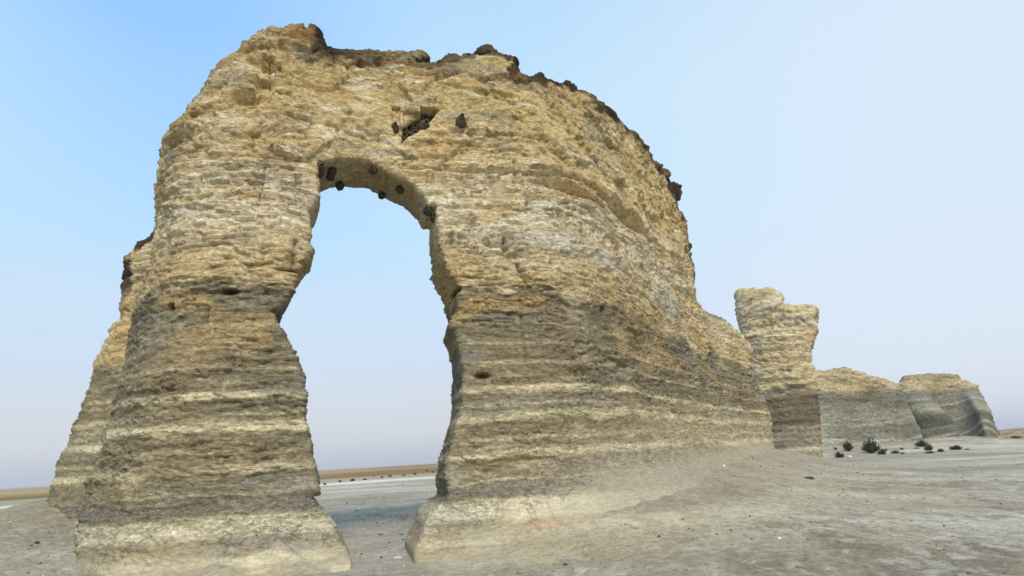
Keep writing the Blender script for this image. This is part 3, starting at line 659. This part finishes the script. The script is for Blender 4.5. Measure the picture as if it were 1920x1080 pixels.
# streaky pan beyond
st = fbm(x*.05, y*.30, x*0, 214, 3)
C = gb(C, (190,185,168), sstep(.0, .35, st)*.7*sstep(28, 45, r)*sstep(84, 70, r))
C = gb(C, (150,142,122), sstep(.0, .35, -st)*.6*sstep(26, 40, r)*sstep(84, 60, r))
edge = r+4*vnoise(x*.05, y*.05, x*0, 215)
C = gb(C, (226,222,206), np.exp(-((edge-74)/3.0)**2)*.8*sstep(25, 15, az_))
C = gb(C, (160,152,124), sstep(77, 80, edge))
far = sstep(96, 104, edge)
pn = fbm(x*.02, y*.02, x*0, 216, 3)
lr = np.log(r+1)
P_ = np.ones((len(x), 1))*srgb(160,128,78)
P_ = gb(P_, (122,94,52), sstep(.0, .25, vnoise(lr*5.5+.3, az_*.03, x*0, 218)+.25*vnoise(lr*14, az_*.1, x*0, 219))*.85)
P_ = gb(P_, (178,158,122), sstep(6.2, 7.4, lr)*.6)
P_ = gb(P_, (176,150,108), sstep(.05, .4, fbm(x*.006, y*.006, x*0, 217, 2))*.7)
P_ = gb(P_, (104,98,52), sstep(-30, -36, az_)*.6*sstep(200, 120, r))
C = C*(1-far[:, None])+P_*far[:, None]
C[:] = np.where(far[:, None] > .5, C, C*np.array([1.0, .975, .94]))
set_albedo(ground, np.clip(C, .01, .9), 'ground_colour')
gm, nt, b = new_mat('chalk_ground')
at = nt.nodes.new('ShaderNodeAttribute'); at.attribute_name = 'ground_colour'
tc = nt.nodes.new('ShaderNodeTexCoord')
nA = nt.nodes.new('ShaderNodeTexNoise'); nA.inputs['Scale'].default_value = 5.5; nA.inputs['Detail'].default_value = 9; nA.inputs['Roughness'].default_value = .7
nB = nt.nodes.new('ShaderNodeTexNoise'); nB.inputs['Scale'].default_value = 42; nB.inputs['Detail'].default_value = 4
nC = nt.nodes.new('ShaderNodeTexNoise'); nC.inputs['Scale'].default_value = .9; nC.inputs['Detail'].default_value = 6; nC.inputs['Roughness'].default_value = .65
for n_ in (nA, nB, nC): nt.links.new(tc.outputs['Object'], n_.inputs['Vector'])
def mrange(src, a, b_, c, d):
    n_ = nt.nodes.new('ShaderNodeMapRange'); n_.inputs['From Min'].default_value = a; n_.inputs['From Max'].default_value = b_
    n_.inputs['To Min'].default_value = c; n_.inputs['To Max'].default_value = d; nt.links.new(src, n_.inputs['Value']); return n_.outputs[0]
def mul(a, b_):
    n_ = nt.nodes.new('ShaderNodeMath'); n_.operation = 'MULTIPLY'; nt.links.new(a, n_.inputs[0]); nt.links.new(b_, n_.inputs[1]); return n_.outputs[0]
fac = mul(mul(mrange(nA.outputs['Fac'], .3, .7, .68, 1.28), mrange(nB.outputs['Fac'], .3, .7, .78, 1.2)), mrange(nC.outputs['Fac'], .3, .7, .84, 1.14))
nD = nt.nodes.new('ShaderNodeTexNoise'); nD.inputs['Scale'].default_value = 15; nD.inputs['Detail'].default_value = 3; nt.links.new(tc.outputs['Object'], nD.inputs['Vector'])
nE = nt.nodes.new('ShaderNodeTexVoronoi'); nE.inputs['Scale'].default_value = 24; nt.links.new(tc.outputs['Object'], nE.inputs['Vector'])
fac = mul(mul(fac, mrange(nD.outputs['Fac'], .60, .68, 1., .66)), mrange(nE.outputs['Distance'], .08, .2, .74, 1.))
sc2 = nt.nodes.new('ShaderNodeVectorMath'); sc2.operation = 'SCALE'; nt.links.new(at.outputs['Color'], sc2.inputs[0]); nt.links.new(fac, sc2.inputs['Scale'])
nt.links.new(sc2.outputs[0], b.inputs['Base Color'])
bA = nt.nodes.new('ShaderNodeBump'); bA.inputs['Strength'].default_value = .9; bA.inputs['Distance'].default_value = .08; nt.links.new(nA.outputs['Fac'], bA.inputs['Height'])
bB = nt.nodes.new('ShaderNodeBump'); bB.inputs['Strength'].default_value = .5; bB.inputs['Distance'].default_value = .012; nt.links.new(nB.outputs['Fac'], bB.inputs['Height']); nt.links.new(bA.outputs[0], bB.inputs['Normal'])
nt.links.new(bB.outputs[0], b.inputs['Normal'])
ground.data.materials.append(gm); tag(ground, kind='structure')

def gz1(x_, y_): return float(ground_z(np.array([float(x_)]), np.array([float(y_)]))[0])

# low brown rise on the horizon at far right
hx = np.linspace(-1, 1, 160); hd = np.linspace(-1, 1, 24)
HX, HD = np.meshgrid(hx, hd, indexing='ij')
ba = np.radians(45+HX*9.5); br = 300+HD*60
hz = 5.6*np.clip(1-np.abs(HX)**3, 0, 1)*np.clip(1-HD**2, 0, 1)**.7*(.75+.25*vnoise(HX*6, HD*2, HX*0, 221))-.3
vv = np.stack([(br*np.sin(ba)), (br*np.cos(ba)), hz], -1).reshape(-1, 3)
ii = np.arange(159)[:, None]; jj = np.arange(23)[None, :]
q = np.stack([ii*24+jj, (ii+1)*24+jj, (ii+1)*24+jj+1, ii*24+jj+1], -1).reshape(-1, 4)
hm_, nt, b = new_mat('dry_grass_rise'); b.inputs['Base Color'].default_value = (*lin((138,112,78)), 1)
nn_ = nt.nodes.new('ShaderNodeTexNoise'); nn_.inputs['Scale'].default_value = .25; nn_.inputs['Detail'].default_value = 6
rp = nt.nodes.new('ShaderNodeValToRGB'); rp.color_ramp.elements[0].color = (*lin((104,82,52)), 1); rp.color_ramp.elements[1].color = (*lin((168,144,108)), 1)
rp.color_ramp.elements[0].position = .38; rp.color_ramp.elements[1].position = .62
tcx = nt.nodes.new('ShaderNodeTexCoord'); nt.links.new(tcx.outputs['Object'], nn_.inputs['Vector']); nt.links.new(nn_.outputs['Fac'], rp.inputs[0]); nt.links.new(rp.outputs[0], b.inputs['Base Color'])
tag(mesh_np('hills', vv, q, hm_), kind='structure')

# ---------------------------------------------------------------- swallow nests
mud, nt, b = new_mat('nest_mud')
n_ = nt.nodes.new('ShaderNodeTexVoronoi'); n_.inputs['Scale'].default_value = 60
rp = nt.nodes.new('ShaderNodeValToRGB'); rp.color_ramp.elements[0].color = (*lin((98,86,62)), 1); rp.color_ramp.elements[1].color = (*lin((70,60,44)), 1)
tcx = nt.nodes.new('ShaderNodeTexCoord'); nt.links.new(tcx.outputs['Object'], n_.inputs['Vector']); nt.links.new(n_.outputs['Distance'], rp.inputs[0]); nt.links.new(rp.outputs[0], b.inputs['Base Color'])
bp = nt.nodes.new('ShaderNodeBump'); bp.inputs['Distance'].default_value = .01; nt.links.new(n_.outputs['Distance'], bp.inputs['Height']); nt.links.new(bp.outputs[0], b.inputs['Normal'])
mud_rim, nt, b = new_mat('dried_mud_rim'); b.inputs['Base Color'].default_value = (*lin((90,80,60)), 1)
hole_m, nt, b = new_mat('nest_inside'); b.inputs['Base Color'].default_value = (*lin((26,20,16)), 1)

def ring_mesh(rings, seg=20, cap0=True, cap1=True):
    """loft through rings [(centre, radius, axis u, axis v)]"""
    V = []; Q = []
    for c, rad, u, v in rings:
        for k in range(seg):
            a = 2*math.pi*k/seg; V.append(Vector(c)+Vector(u)*math.cos(a)*rad+Vector(v)*math.sin(a)*rad)
    for i in range(len(rings)-1):
        for k in range(seg):
            Q.append((i*seg+k, i*seg+(k+1) % seg, (i+1)*seg+(k+1) % seg, (i+1)*seg+k))
    return V, Q

def make_nest():
    # gourd: bulb against the wall (wall at -y side is +y), neck opening forward and up
    X, Z = (1, 0, 0), (0, 0, 1)
    prof = [(.02, .10, 0, -.02), (.0, .115, .0, .0), (-.05, .118, 0, .0), (-.095, .10, 0, .012), (-.125, .075, 0, .03), (-.145, .052, 0, .045), (-.170, .045, 0, .055), (-.185, .050, 0, .060), (-.183, .036, 0, .060), (-.15, .032, 0, .05)]
    V_, Q_ = ring_mesh([((0, yy, zz), rad, X, Z) for yy, rad, _, zz in prof])
    me = bpy.data.meshes.new('mud_nest'); V_ = [tuple(v) for v in V_]
    V_ = [(v[0]*(1+.06*math.sin(9*v[2]/.1+v[1]*40)), v[1], v[2]*1.15+.008*math.sin(60*v[0])) for v in V_]
    me.from_pydata(V_, [], Q_); me.materials.append(mud); me.materials.append(mud_rim)
    for p in me.polygons:
        p.use_smooth = True
        if all(V_[i][1] < -.165 for i in p.vertices): p.material_index = 1
    o = bpy.data.objects.new('swallow_nest', me); col.objects.link(o)
    V2, Q2 = ring_mesh([((0, -.172, .057*1.15), .034, X, Z), ((0, -.172, .057*1.15), .0005, X, Z)])
    mo = bpy.data.meshes.new('entrance_hole'); mo.from_pydata([tuple(v) for v in V2], [], Q2); mo.materials.append(hole_m)
    h_ = bpy.data.objects.new('entrance_hole', mo); col.objects.link(h_); h_.parent = o
    return o
from mathutils.bvhtree import BVHTree
_av = np.empty(len(arch.data.vertices)*3, np.float32); arch.data.vertices.foreach_get('co', _av); _av = _av.reshape(-1, 3)
_aq = np.empty(len(arch.data.polygons)*4, np.int32); arch.data.loops.foreach_get('vertex_index', _aq); _aq = _aq.reshape(-1, 4)
_m = (s_[_aq[:, 0]] > 6.0) & (s_[_aq[:, 0]] < 11.0) & (z_[_aq[:, 0]] > 5.8) & (z_[_aq[:, 0]] < 9.8)
_u, _inv = np.unique(_aq[_m], return_inverse=True)
bvh = BVHTree.FromPolygons([tuple(map(float, v)) for v in _av[_u]], [tuple(map(int, q_)) for q_ in _inv.reshape(-1, 4)])
nest0 = make_nest()
NL = ['lone mud nest on the narrow slab left of the nest-filled recess', 'topmost mud nest in the triangular recess above the opening', 'mud nest at the right corner of the recess, beside the topmost one',
      'mud nest on the left rim of the recess, below the topmost ones', 'mud nest in the middle of the recess, facing out and down', 'mud nest on the lower right edge of the triangular recess',
      'small mud nest squeezed at the left side of the recess above the bottom pair', 'broad mud nest in the lower middle of the recess', 'lowest mud nest in the bottom corner of the recess',
      'dark mud nest between the broad one and the lowest corner one', 'half-hidden mud nest just below the topmost pair', 'lone mud nest tucked at a ledge right of the triangular recess']
NL2 = ['mud nest at the left shoulder of the arch opening, upper of its clump', 'pale mud nest on the soffit beside the left shoulder of the opening', 'low mud nest of the clump at the left shoulder of the opening',
       'inner mud nest of the clump under the left shoulder', 'outermost mud nest above the left shoulder of the opening', 'mud nest at the crest of the arch opening on its front edge',
       'broken mud nest hanging at the back edge of the arch soffit', 'lone mud nest on the right slope of the arch soffit', 'mud nest on the right jamb of the opening, upper of two', 'mud nest on the right jamb of the opening, lower of two',
       'small mud nest hanging from the back rim of the soffit at left']
def put_nest(i, s, d, z, label, mode='face', big=1.):
    o = nest0 if i == 0 else nest0.copy()
    if i:
        col.objects.link(o); c_ = nest0.children[0].copy(); col.objects.link(c_); c_.parent = o
    f_ = float(ARCH_PLAN.front(np.array([s]), np.array([z]))[0]); a_ = float(np.interp(s, ARCH_PLAN.S, ARCH_PLAN.A))
    def pt(s, d, z):
        x_, y_, z__ = ARCH_PLAN.world(np.array([s]), np.array([f_+d]), np.array([z])); return Vector((float(x_[0]), float(y_[0]), float(z__[0])))
    D_ = Vector((math.sin(a_), math.cos(a_), 0)); T_ = Vector((math.cos(a_), -math.sin(a_), 0))
    if mode == 'face': hit, nrm, _, _ = bvh.ray_cast(pt(s, -2., z), D_)
    else:                                                   # soffit or jamb: search outward from the middle of the opening
        tgt = pt(s, d, z); src = pt(8.4, d, 6.4); dr = (tgt-src).normalized(); hit, nrm, _, _ = bvh.ray_cast(src, dr, 5)
        if hit is None: hit = tgt
    loc = hit if hit is not None else pt(s, .1, z)
    o.location = loc + (D_*-.03 if mode == 'face' else Vector((0, 0, -.05)))
    o.rotation_euler = ((.1 if mode == 'face' else .5)+random.uniform(-.15, .15), random.uniform(-.3, .3), -a_+random.uniform(-.35, .35))
    k_ = big*random.uniform(.85, 1.1); o.scale = (k_, k_, k_)
    tag(o, label, 'nest', 'cliff swallow nests around the arch opening')
for i, ((s, z), lab) in enumerate(zip(OUTLINES['nests'], NL)):
    put_nest(i, s, 0, z, lab, 'face', .95 if i in (0, 11) else 1.2)
for i, ((s, z), lab) in enumerate(zip(OUTLINES['nests2'], NL2)):
    put_nest(i+1, s, [.25, .45, .4, .7, .12, .2, 1.15, .5, .25, .4, 1.2][i], z, lab, 'in', .8)
# ---------------------------------------------------------------- sagebrush
def leaf_mat(name, a, b_):
    m, nt, b = new_mat(name)
    oi = nt.nodes.new('ShaderNodeTexNoise'); oi.inputs['Scale'].default_value = 9; tcx = nt.nodes.new('ShaderNodeTexCoord'); nt.links.new(tcx.outputs['Object'], oi.inputs['Vector'])
    rp = nt.nodes.new('ShaderNodeValToRGB'); rp.color_ramp.elements[0].position = .35; rp.color_ramp.elements[1].position = .65
    rp.color_ramp.elements[0].color = (*lin(a), 1); rp.color_ramp.elements[1].color = (*lin(b_), 1); nt.links.new(oi.outputs['Fac'], rp.inputs[0]); nt.links.new(rp.outputs[0], b.inputs['Base Color'])
    return m
LEAF = leaf_mat('sage_leaf', (52,58,32), (84,86,52)); DRY = leaf_mat('dry_brush', (74,68,46), (108,98,70)); TWIG = leaf_mat('twig', (70,58,42), (94,80,60))

def bush_mesh(name, seed, mat, nst=70, upright=.6, leaves=16):
    rnd = random.Random(seed); V_ = []; F_ = []; tw = []
    for k in range(nst):
        a = rnd.uniform(0, 2*math.pi); inc = rnd.random()**.7*1.35*(1.15-upright*.5)
        L_ = rnd.uniform(.55, 1.0)*(1-.25*inc/1.4)
        dx, dy, dz = math.cos(a)*math.sin(inc), math.sin(a)*math.sin(inc), math.cos(inc)
        p = Vector((rnd.uniform(-.08, .08), rnd.uniform(-.08, .08), 0)); dv = Vector((dx, dy, dz+.05)).normalized()
        n0 = len(V_); side = dv.cross(Vector((rnd.uniform(-1, 1), rnd.uniform(-1, 1), .3))).normalized()*.008
        V_ += [p-side, p+side, p+dv*L_]; F_.append((n0, n0+1, n0+2)); tw.append(1)
        for j in range(leaves):
            t = rnd.uniform(.3, 1.0); q_ = p+dv*L_*t
            ld = (dv*rnd.uniform(.2, 1)+Vector((rnd.uniform(-1, 1), rnd.uniform(-1, 1), rnd.uniform(-.3, 1)))*.8).normalized()
            ls = ld.cross(Vector((rnd.uniform(-1, 1), rnd.uniform(-1, 1), rnd.uniform(-1, 1)))).normalized()*rnd.uniform(.014, .03)
            ll = rnd.uniform(.07, .15); n0 = len(V_)
            V_ += [q_-ls*.5, q_+ls*.5, q_+ld*ll*.6+ls, q_+ld*ll, q_+ld*ll*.6-ls]; F_.append((n0, n0+1, n0+2, n0+3, n0+4)); tw.append(0)
    me = bpy.data.meshes.new(name); me.from_pydata([tuple(v) for v in V_], [], F_)
    me.materials.append(mat); me.materials.append(TWIG)
    for p, t in zip(me.polygons, tw): p.material_index = t
    return me
BM = [bush_mesh('sagebrush', 1, LEAF, 120, .5, 26), bush_mesh('sagebrush', 2, LEAF, 120, .0, 26), bush_mesh('sagebrush', 3, DRY, 90, .1, 20)]
# (x, y, radius, height, kind, label)
BUSH = [
    (29.15, 53.43, 0.94, 1.19, 0, 'largest green bush, spiky and upright, below the left end of the distant bluff'),
    (29.31, 52.25, 0.48, 0.50, 1, 'low bush pressed against the right foot of the largest bush'),
    (28.36, 55.52, 0.55, 0.87, 0, 'upright green bush to the left of the largest one'),
    (25.30, 51.12, 0.51, 0.52, 1, 'dark rounded bush nearest the pillar, closest to the camera'),
    (27.90, 56.86, 0.23, 0.26, 2, 'small dry tuft between the pillar and the upright bush'),
#miss
    (28.29, 58.61, 0.26, 0.32, 1, 'small bush at the very foot of the bluff beside the pillar'),
#miss
    (29.41, 57.99, 0.34, 0.36, 1, 'dark bush at the foot of the bluff, left of the taller one'),
    (148.62, 288.41, 1.97, 2.71, 0, 'taller bush right at the foot of the bluff above the upright one'),
    (30.54, 52.48, 0.49, 0.30, 2, 'flat dry bush right of the largest bush'),
    (30.99, 54.64, 0.30, 0.22, 2, 'thin dry tuft touching the right side of the largest bush'),
    (30.61, 51.60, 0.24, 0.17, 2, 'tiny flat tuft right of the flat dry bush'),
    (32.33, 54.51, 0.23, 0.22, 2, 'tiny tuft standing alone above the flat dry bush'),
    (34.98, 56.01, 0.69, 0.60, 1, 'wide dark bush at the corner of the two bluffs'),
    (33.75, 53.16, 0.51, 0.57, 1, 'bush on the lower right shoulder of the wide dark bush'),
    (32.05, 50.45, 0.48, 0.25, 2, 'low dry bush below the wide dark bush'),
    (33.57, 51.45, 0.37, 0.30, 1, 'rounded grey bush right of the corner bushes'),
    (35.44, 52.41, 0.67, 0.40, 1, 'low spreading bush alone in front of the right bluff'),
    (36.10, 52.07, 0.36, 0.13, 2, 'flat trailing tuft at the right side of the low spreading bush'),
    (84.22, 108.88, 1.11, 0.48, 1, 'dark brush at the right edge beyond the bluff'),
    (-21.48, 69.35, 0.29, 0.25, 1, 'leftmost dark bush of the row seen through the opening'),
    (-21.53, 75.14, 0.32, 0.33, 2, 'second bush from the left in the row seen through the opening'),
    (-20.24, 75.97, 0.45, 0.33, 1, 'third and widest bush from the left in the row through the opening'),
    (-18.96, 76.69, 0.38, 0.22, 1, 'fourth bush from the left in the row through the opening'),
    (-22.28, 95.57, 0.20, 0.20, 1, 'tiny dark bush standing up behind the middle of the row'),
    (-18.88, 85.62, 0.32, 0.30, 2, 'fifth bush of the row, first of the close middle pair'),
    (-18.96, 91.12, 0.45, 0.32, 2, 'sixth bush of the row, second of the close middle pair'),
    (-17.65, 94.76, 0.43, 0.27, 2, 'seventh bush of the row, flat, right of the middle pair'),
    (-16.36, 96.94, 0.36, 0.34, 1, 'eighth bush from the left in the row through the opening'),
    (-19.56, 130.16, 0.37, 0.37, 1, 'small dark bush near the right end of the row'),
    (-14.91, 106.27, 0.35, 0.30, 1, 'last bush of the row, touching the right leg of the arch'),
]
for i, (bx, by, rad, hgt, kind, label) in enumerate(BUSH):
    o = bpy.data.objects.new('sagebrush', BM[kind]); col.objects.link(o)
    o.location = (bx, by, gz1(bx, by)-.02); o.rotation_euler = (0, 0, i*1.7); o.scale = (rad*1.1, rad*1.1, max(hgt, .1)*1.12)
    tag(o, label, 'bush', 'sagebrush at the foot of the bluffs' if bx > 10 else 'bushes in the row beyond the opening')

# ---------------------------------------------------------------- loose stones
stm = []
for nm, c0, c1 in (('pale_stone', (176,168,146), (204,198,180)), ('dark_stone', (62,56,48), (84,76,64)), ('white_stone', (226,224,216), (240,240,236))):
    stm.append(leaf_mat(nm, c0, c1))
def stone_mesh(name, seed, mat, sub=3):
    bm = bmesh.new(); bmesh.ops.create_icosphere(bm, subdivisions=sub, radius=1)
    P = np.array([v.co[:] for v in bm.verts])
    v1, _, _ = facets(P[:, 0]/.9+seed*5.1, P[:, 1]/.9, P[:, 2]/.9, seed)
    rr_ = 1+.28*v1+.12*vnoise(P[:, 0]*3+seed, P[:, 1]*3, P[:, 2]*3, seed)
    for v, k_ in zip(bm.verts, rr_): v.co *= float(k_)
    me = bpy.data.meshes.new(name); bm.to_mesh(me); bm.free(); me.materials.append(mat); return me
SM = [stone_mesh('loose_stone', 31, stm[0]), stone_mesh('loose_stone', 32, stm[1]), stone_mesh('loose_stone', 33, stm[2])]
STONES = [
    (8.21, 18.58, 0.124, 0.053, 1, 'flat blackish stone lying alone on the ground in front of the pillar'),
    (26.12, 51.14, 0.125, 0.090, 2, 'small white stone in front of the bushes'),
    (25.80, 51.51, 0.100, 0.060, 1, 'small dark stone just left of the white one'),
    (5.47, 17.48, 0.048, 0.038, 2, 'whitish stone on the slope at the foot of the wall'),
    (33.65, 54.65, 0.223, 0.067, 1, 'reddish dark slab between the bushes and the corner of the bluffs'),
    (-8.40, 30.54, 0.055, 0.033, 1, 'dark stone seen through the opening, alone left of centre'),
    (-10.11, 53.76, 0.071, 0.057, 1, 'small dark stone seen through the opening at upper right'),
    (-3.53, 15.84, 0.056, 0.017, 1, 'flat dark stone lying in the passage of the arch, between its legs'),
    (-2.96, 15.62, 0.035, 0.017, 1, 'small dark stone in the passage close to the right leg'),
    (-3.18, 12.65, 0.028, 0.020, 1, 'dark stone at the tip of the left leg of the arch'),
    (-2.68, 12.09, 0.027, 0.019, 1, 'dark stone in the near mouth of the passage'),
    (-2.32, 11.82, 0.073, 0.031, 0, 'pale flat stone in the near mouth of the passage, beside the right leg'),
    (6.81, 13.77, 0.033, 0.016, 0, 'pale stone on the open pan at right, halfway to the pillar'),
    (-9.39, 12.50, 0.048, 0.033, 1, 'single dark stone on the mound left of the arch'),
    (2.12, 10.58, 0.028, 0.023, 1, 'dark stone on the near ground right of the right leg'),
    (0.53, 9.62, 0.034, 0.020, 1, 'dark stone at the bottom of the view below the right leg'),
    (3.83, 10.06, 0.028, 0.017, 2, 'pale pebble on the near ground at right'),
]
for i, (sx, sy, rad, hh, kind, label) in enumerate(STONES):
    o = bpy.data.objects.new('loose_stone', SM[kind]); col.objects.link(o)
    o.location = (sx, sy, gz1(sx, sy)+hh*.25); o.rotation_euler = (0, 0, i*2.3); o.scale = (rad, rad*.8, max(hh, .012))
    tag(o, label, 'stone', 'loose stones on the ground')
# chalk gravel and chips strewn about, too many to count
rnd = np.random.RandomState(5); n = 16000
pr = 4.5+38*rnd.rand(n)**1.5; pa = np.radians(-44+86*rnd.rand(n)); px, py = pr*np.sin(pa), pr*np.cos(pa)
keep = fbm(px*.5, py*.5, px*0, 231, 2)+.35*rnd.randn(n)*.6 > -.05
px, py, pr = px[keep], py[keep], pr[keep]; n = len(px)
pz = ground_z(px, py); sz = (.005+.020*rnd.rand(n)**4)*(.8+pr/22)
base = np.array([(1,0,0),(0,1,0),(-1,0,0),(0,-1,0),(0,0,.6),(0,0,-.5)], float)
fc = np.array([(0,1,4),(1,2,4),(2,3,4),(3,0,4),(1,0,5),(2,1,5),(3,2,5),(0,3,5)])
th = rnd.rand(n)*6.28; B = base[None]*(sz[:, None, None]*(.7+.6*rnd.rand(n, 6, 1)))
B[:, :, 1] *= .7
bx = B[:, :, 0]*np.cos(th)[:, None]-B[:, :, 1]*np.sin(th)[:, None]; by = B[:, :, 0]*np.sin(th)[:, None]+B[:, :, 1]*np.cos(th)[:, None]
VV = np.stack([bx+px[:, None], by+py[:, None], B[:, :, 2]+(pz+sz*.2)[:, None]], -1).reshape(-1, 3)
QQ = (fc[None]+(np.arange(n)*6)[:, None, None]).reshape(-1, 3)
tone = np.repeat(rnd.rand(n), 6)[:, None]
gv = mesh_np('gravel', VV, QQ, None, None, False)
CC = np.where(tone < .25, srgb(106,98,82), np.where(tone < .88, srgb(158,150,128), srgb(206,200,184)))
set_albedo(gv, CC, 'ground_colour'); gv.data.materials.append(gm)
tag(gv, kind='stuff')

# ---------------------------------------------------------------- the dusty air over the plain
HB = 5600.; z0, z1 = -4., 40.
hv = [(sx*HB, sy*HB, zz) for zz in (z0, z1) for sx, sy in ((-1, -1), (1, -1), (1, 1), (-1, 1))]
hf = [(3, 2, 1, 0), (4, 5, 6, 7), (0, 1, 5, 4), (1, 2, 6, 5), (2, 3, 7, 6), (3, 0, 4, 7)]
hz_me = bpy.data.meshes.new('haze'); hz_me.from_pydata(hv, [], hf); hz_me.update()
hz_o = bpy.data.objects.new('haze', hz_me); col.objects.link(hz_o)
hzm = bpy.data.materials.new('dusty_air'); hzm.use_nodes = True; nt = hzm.node_tree; nt.nodes.clear()
oo = nt.nodes.new('ShaderNodeOutputMaterial'); pv = nt.nodes.new('ShaderNodeVolumePrincipled')
pv.inputs['Color'].default_value = (.90, .91, .95, 1); pv.inputs['Density'].default_value = .00055; pv.inputs['Anisotropy'].default_value = 0.
nt.links.new(pv.outputs[0], oo.inputs['Volume']); hz_me.materials.append(hzm); tag(hz_o, kind='stuff')
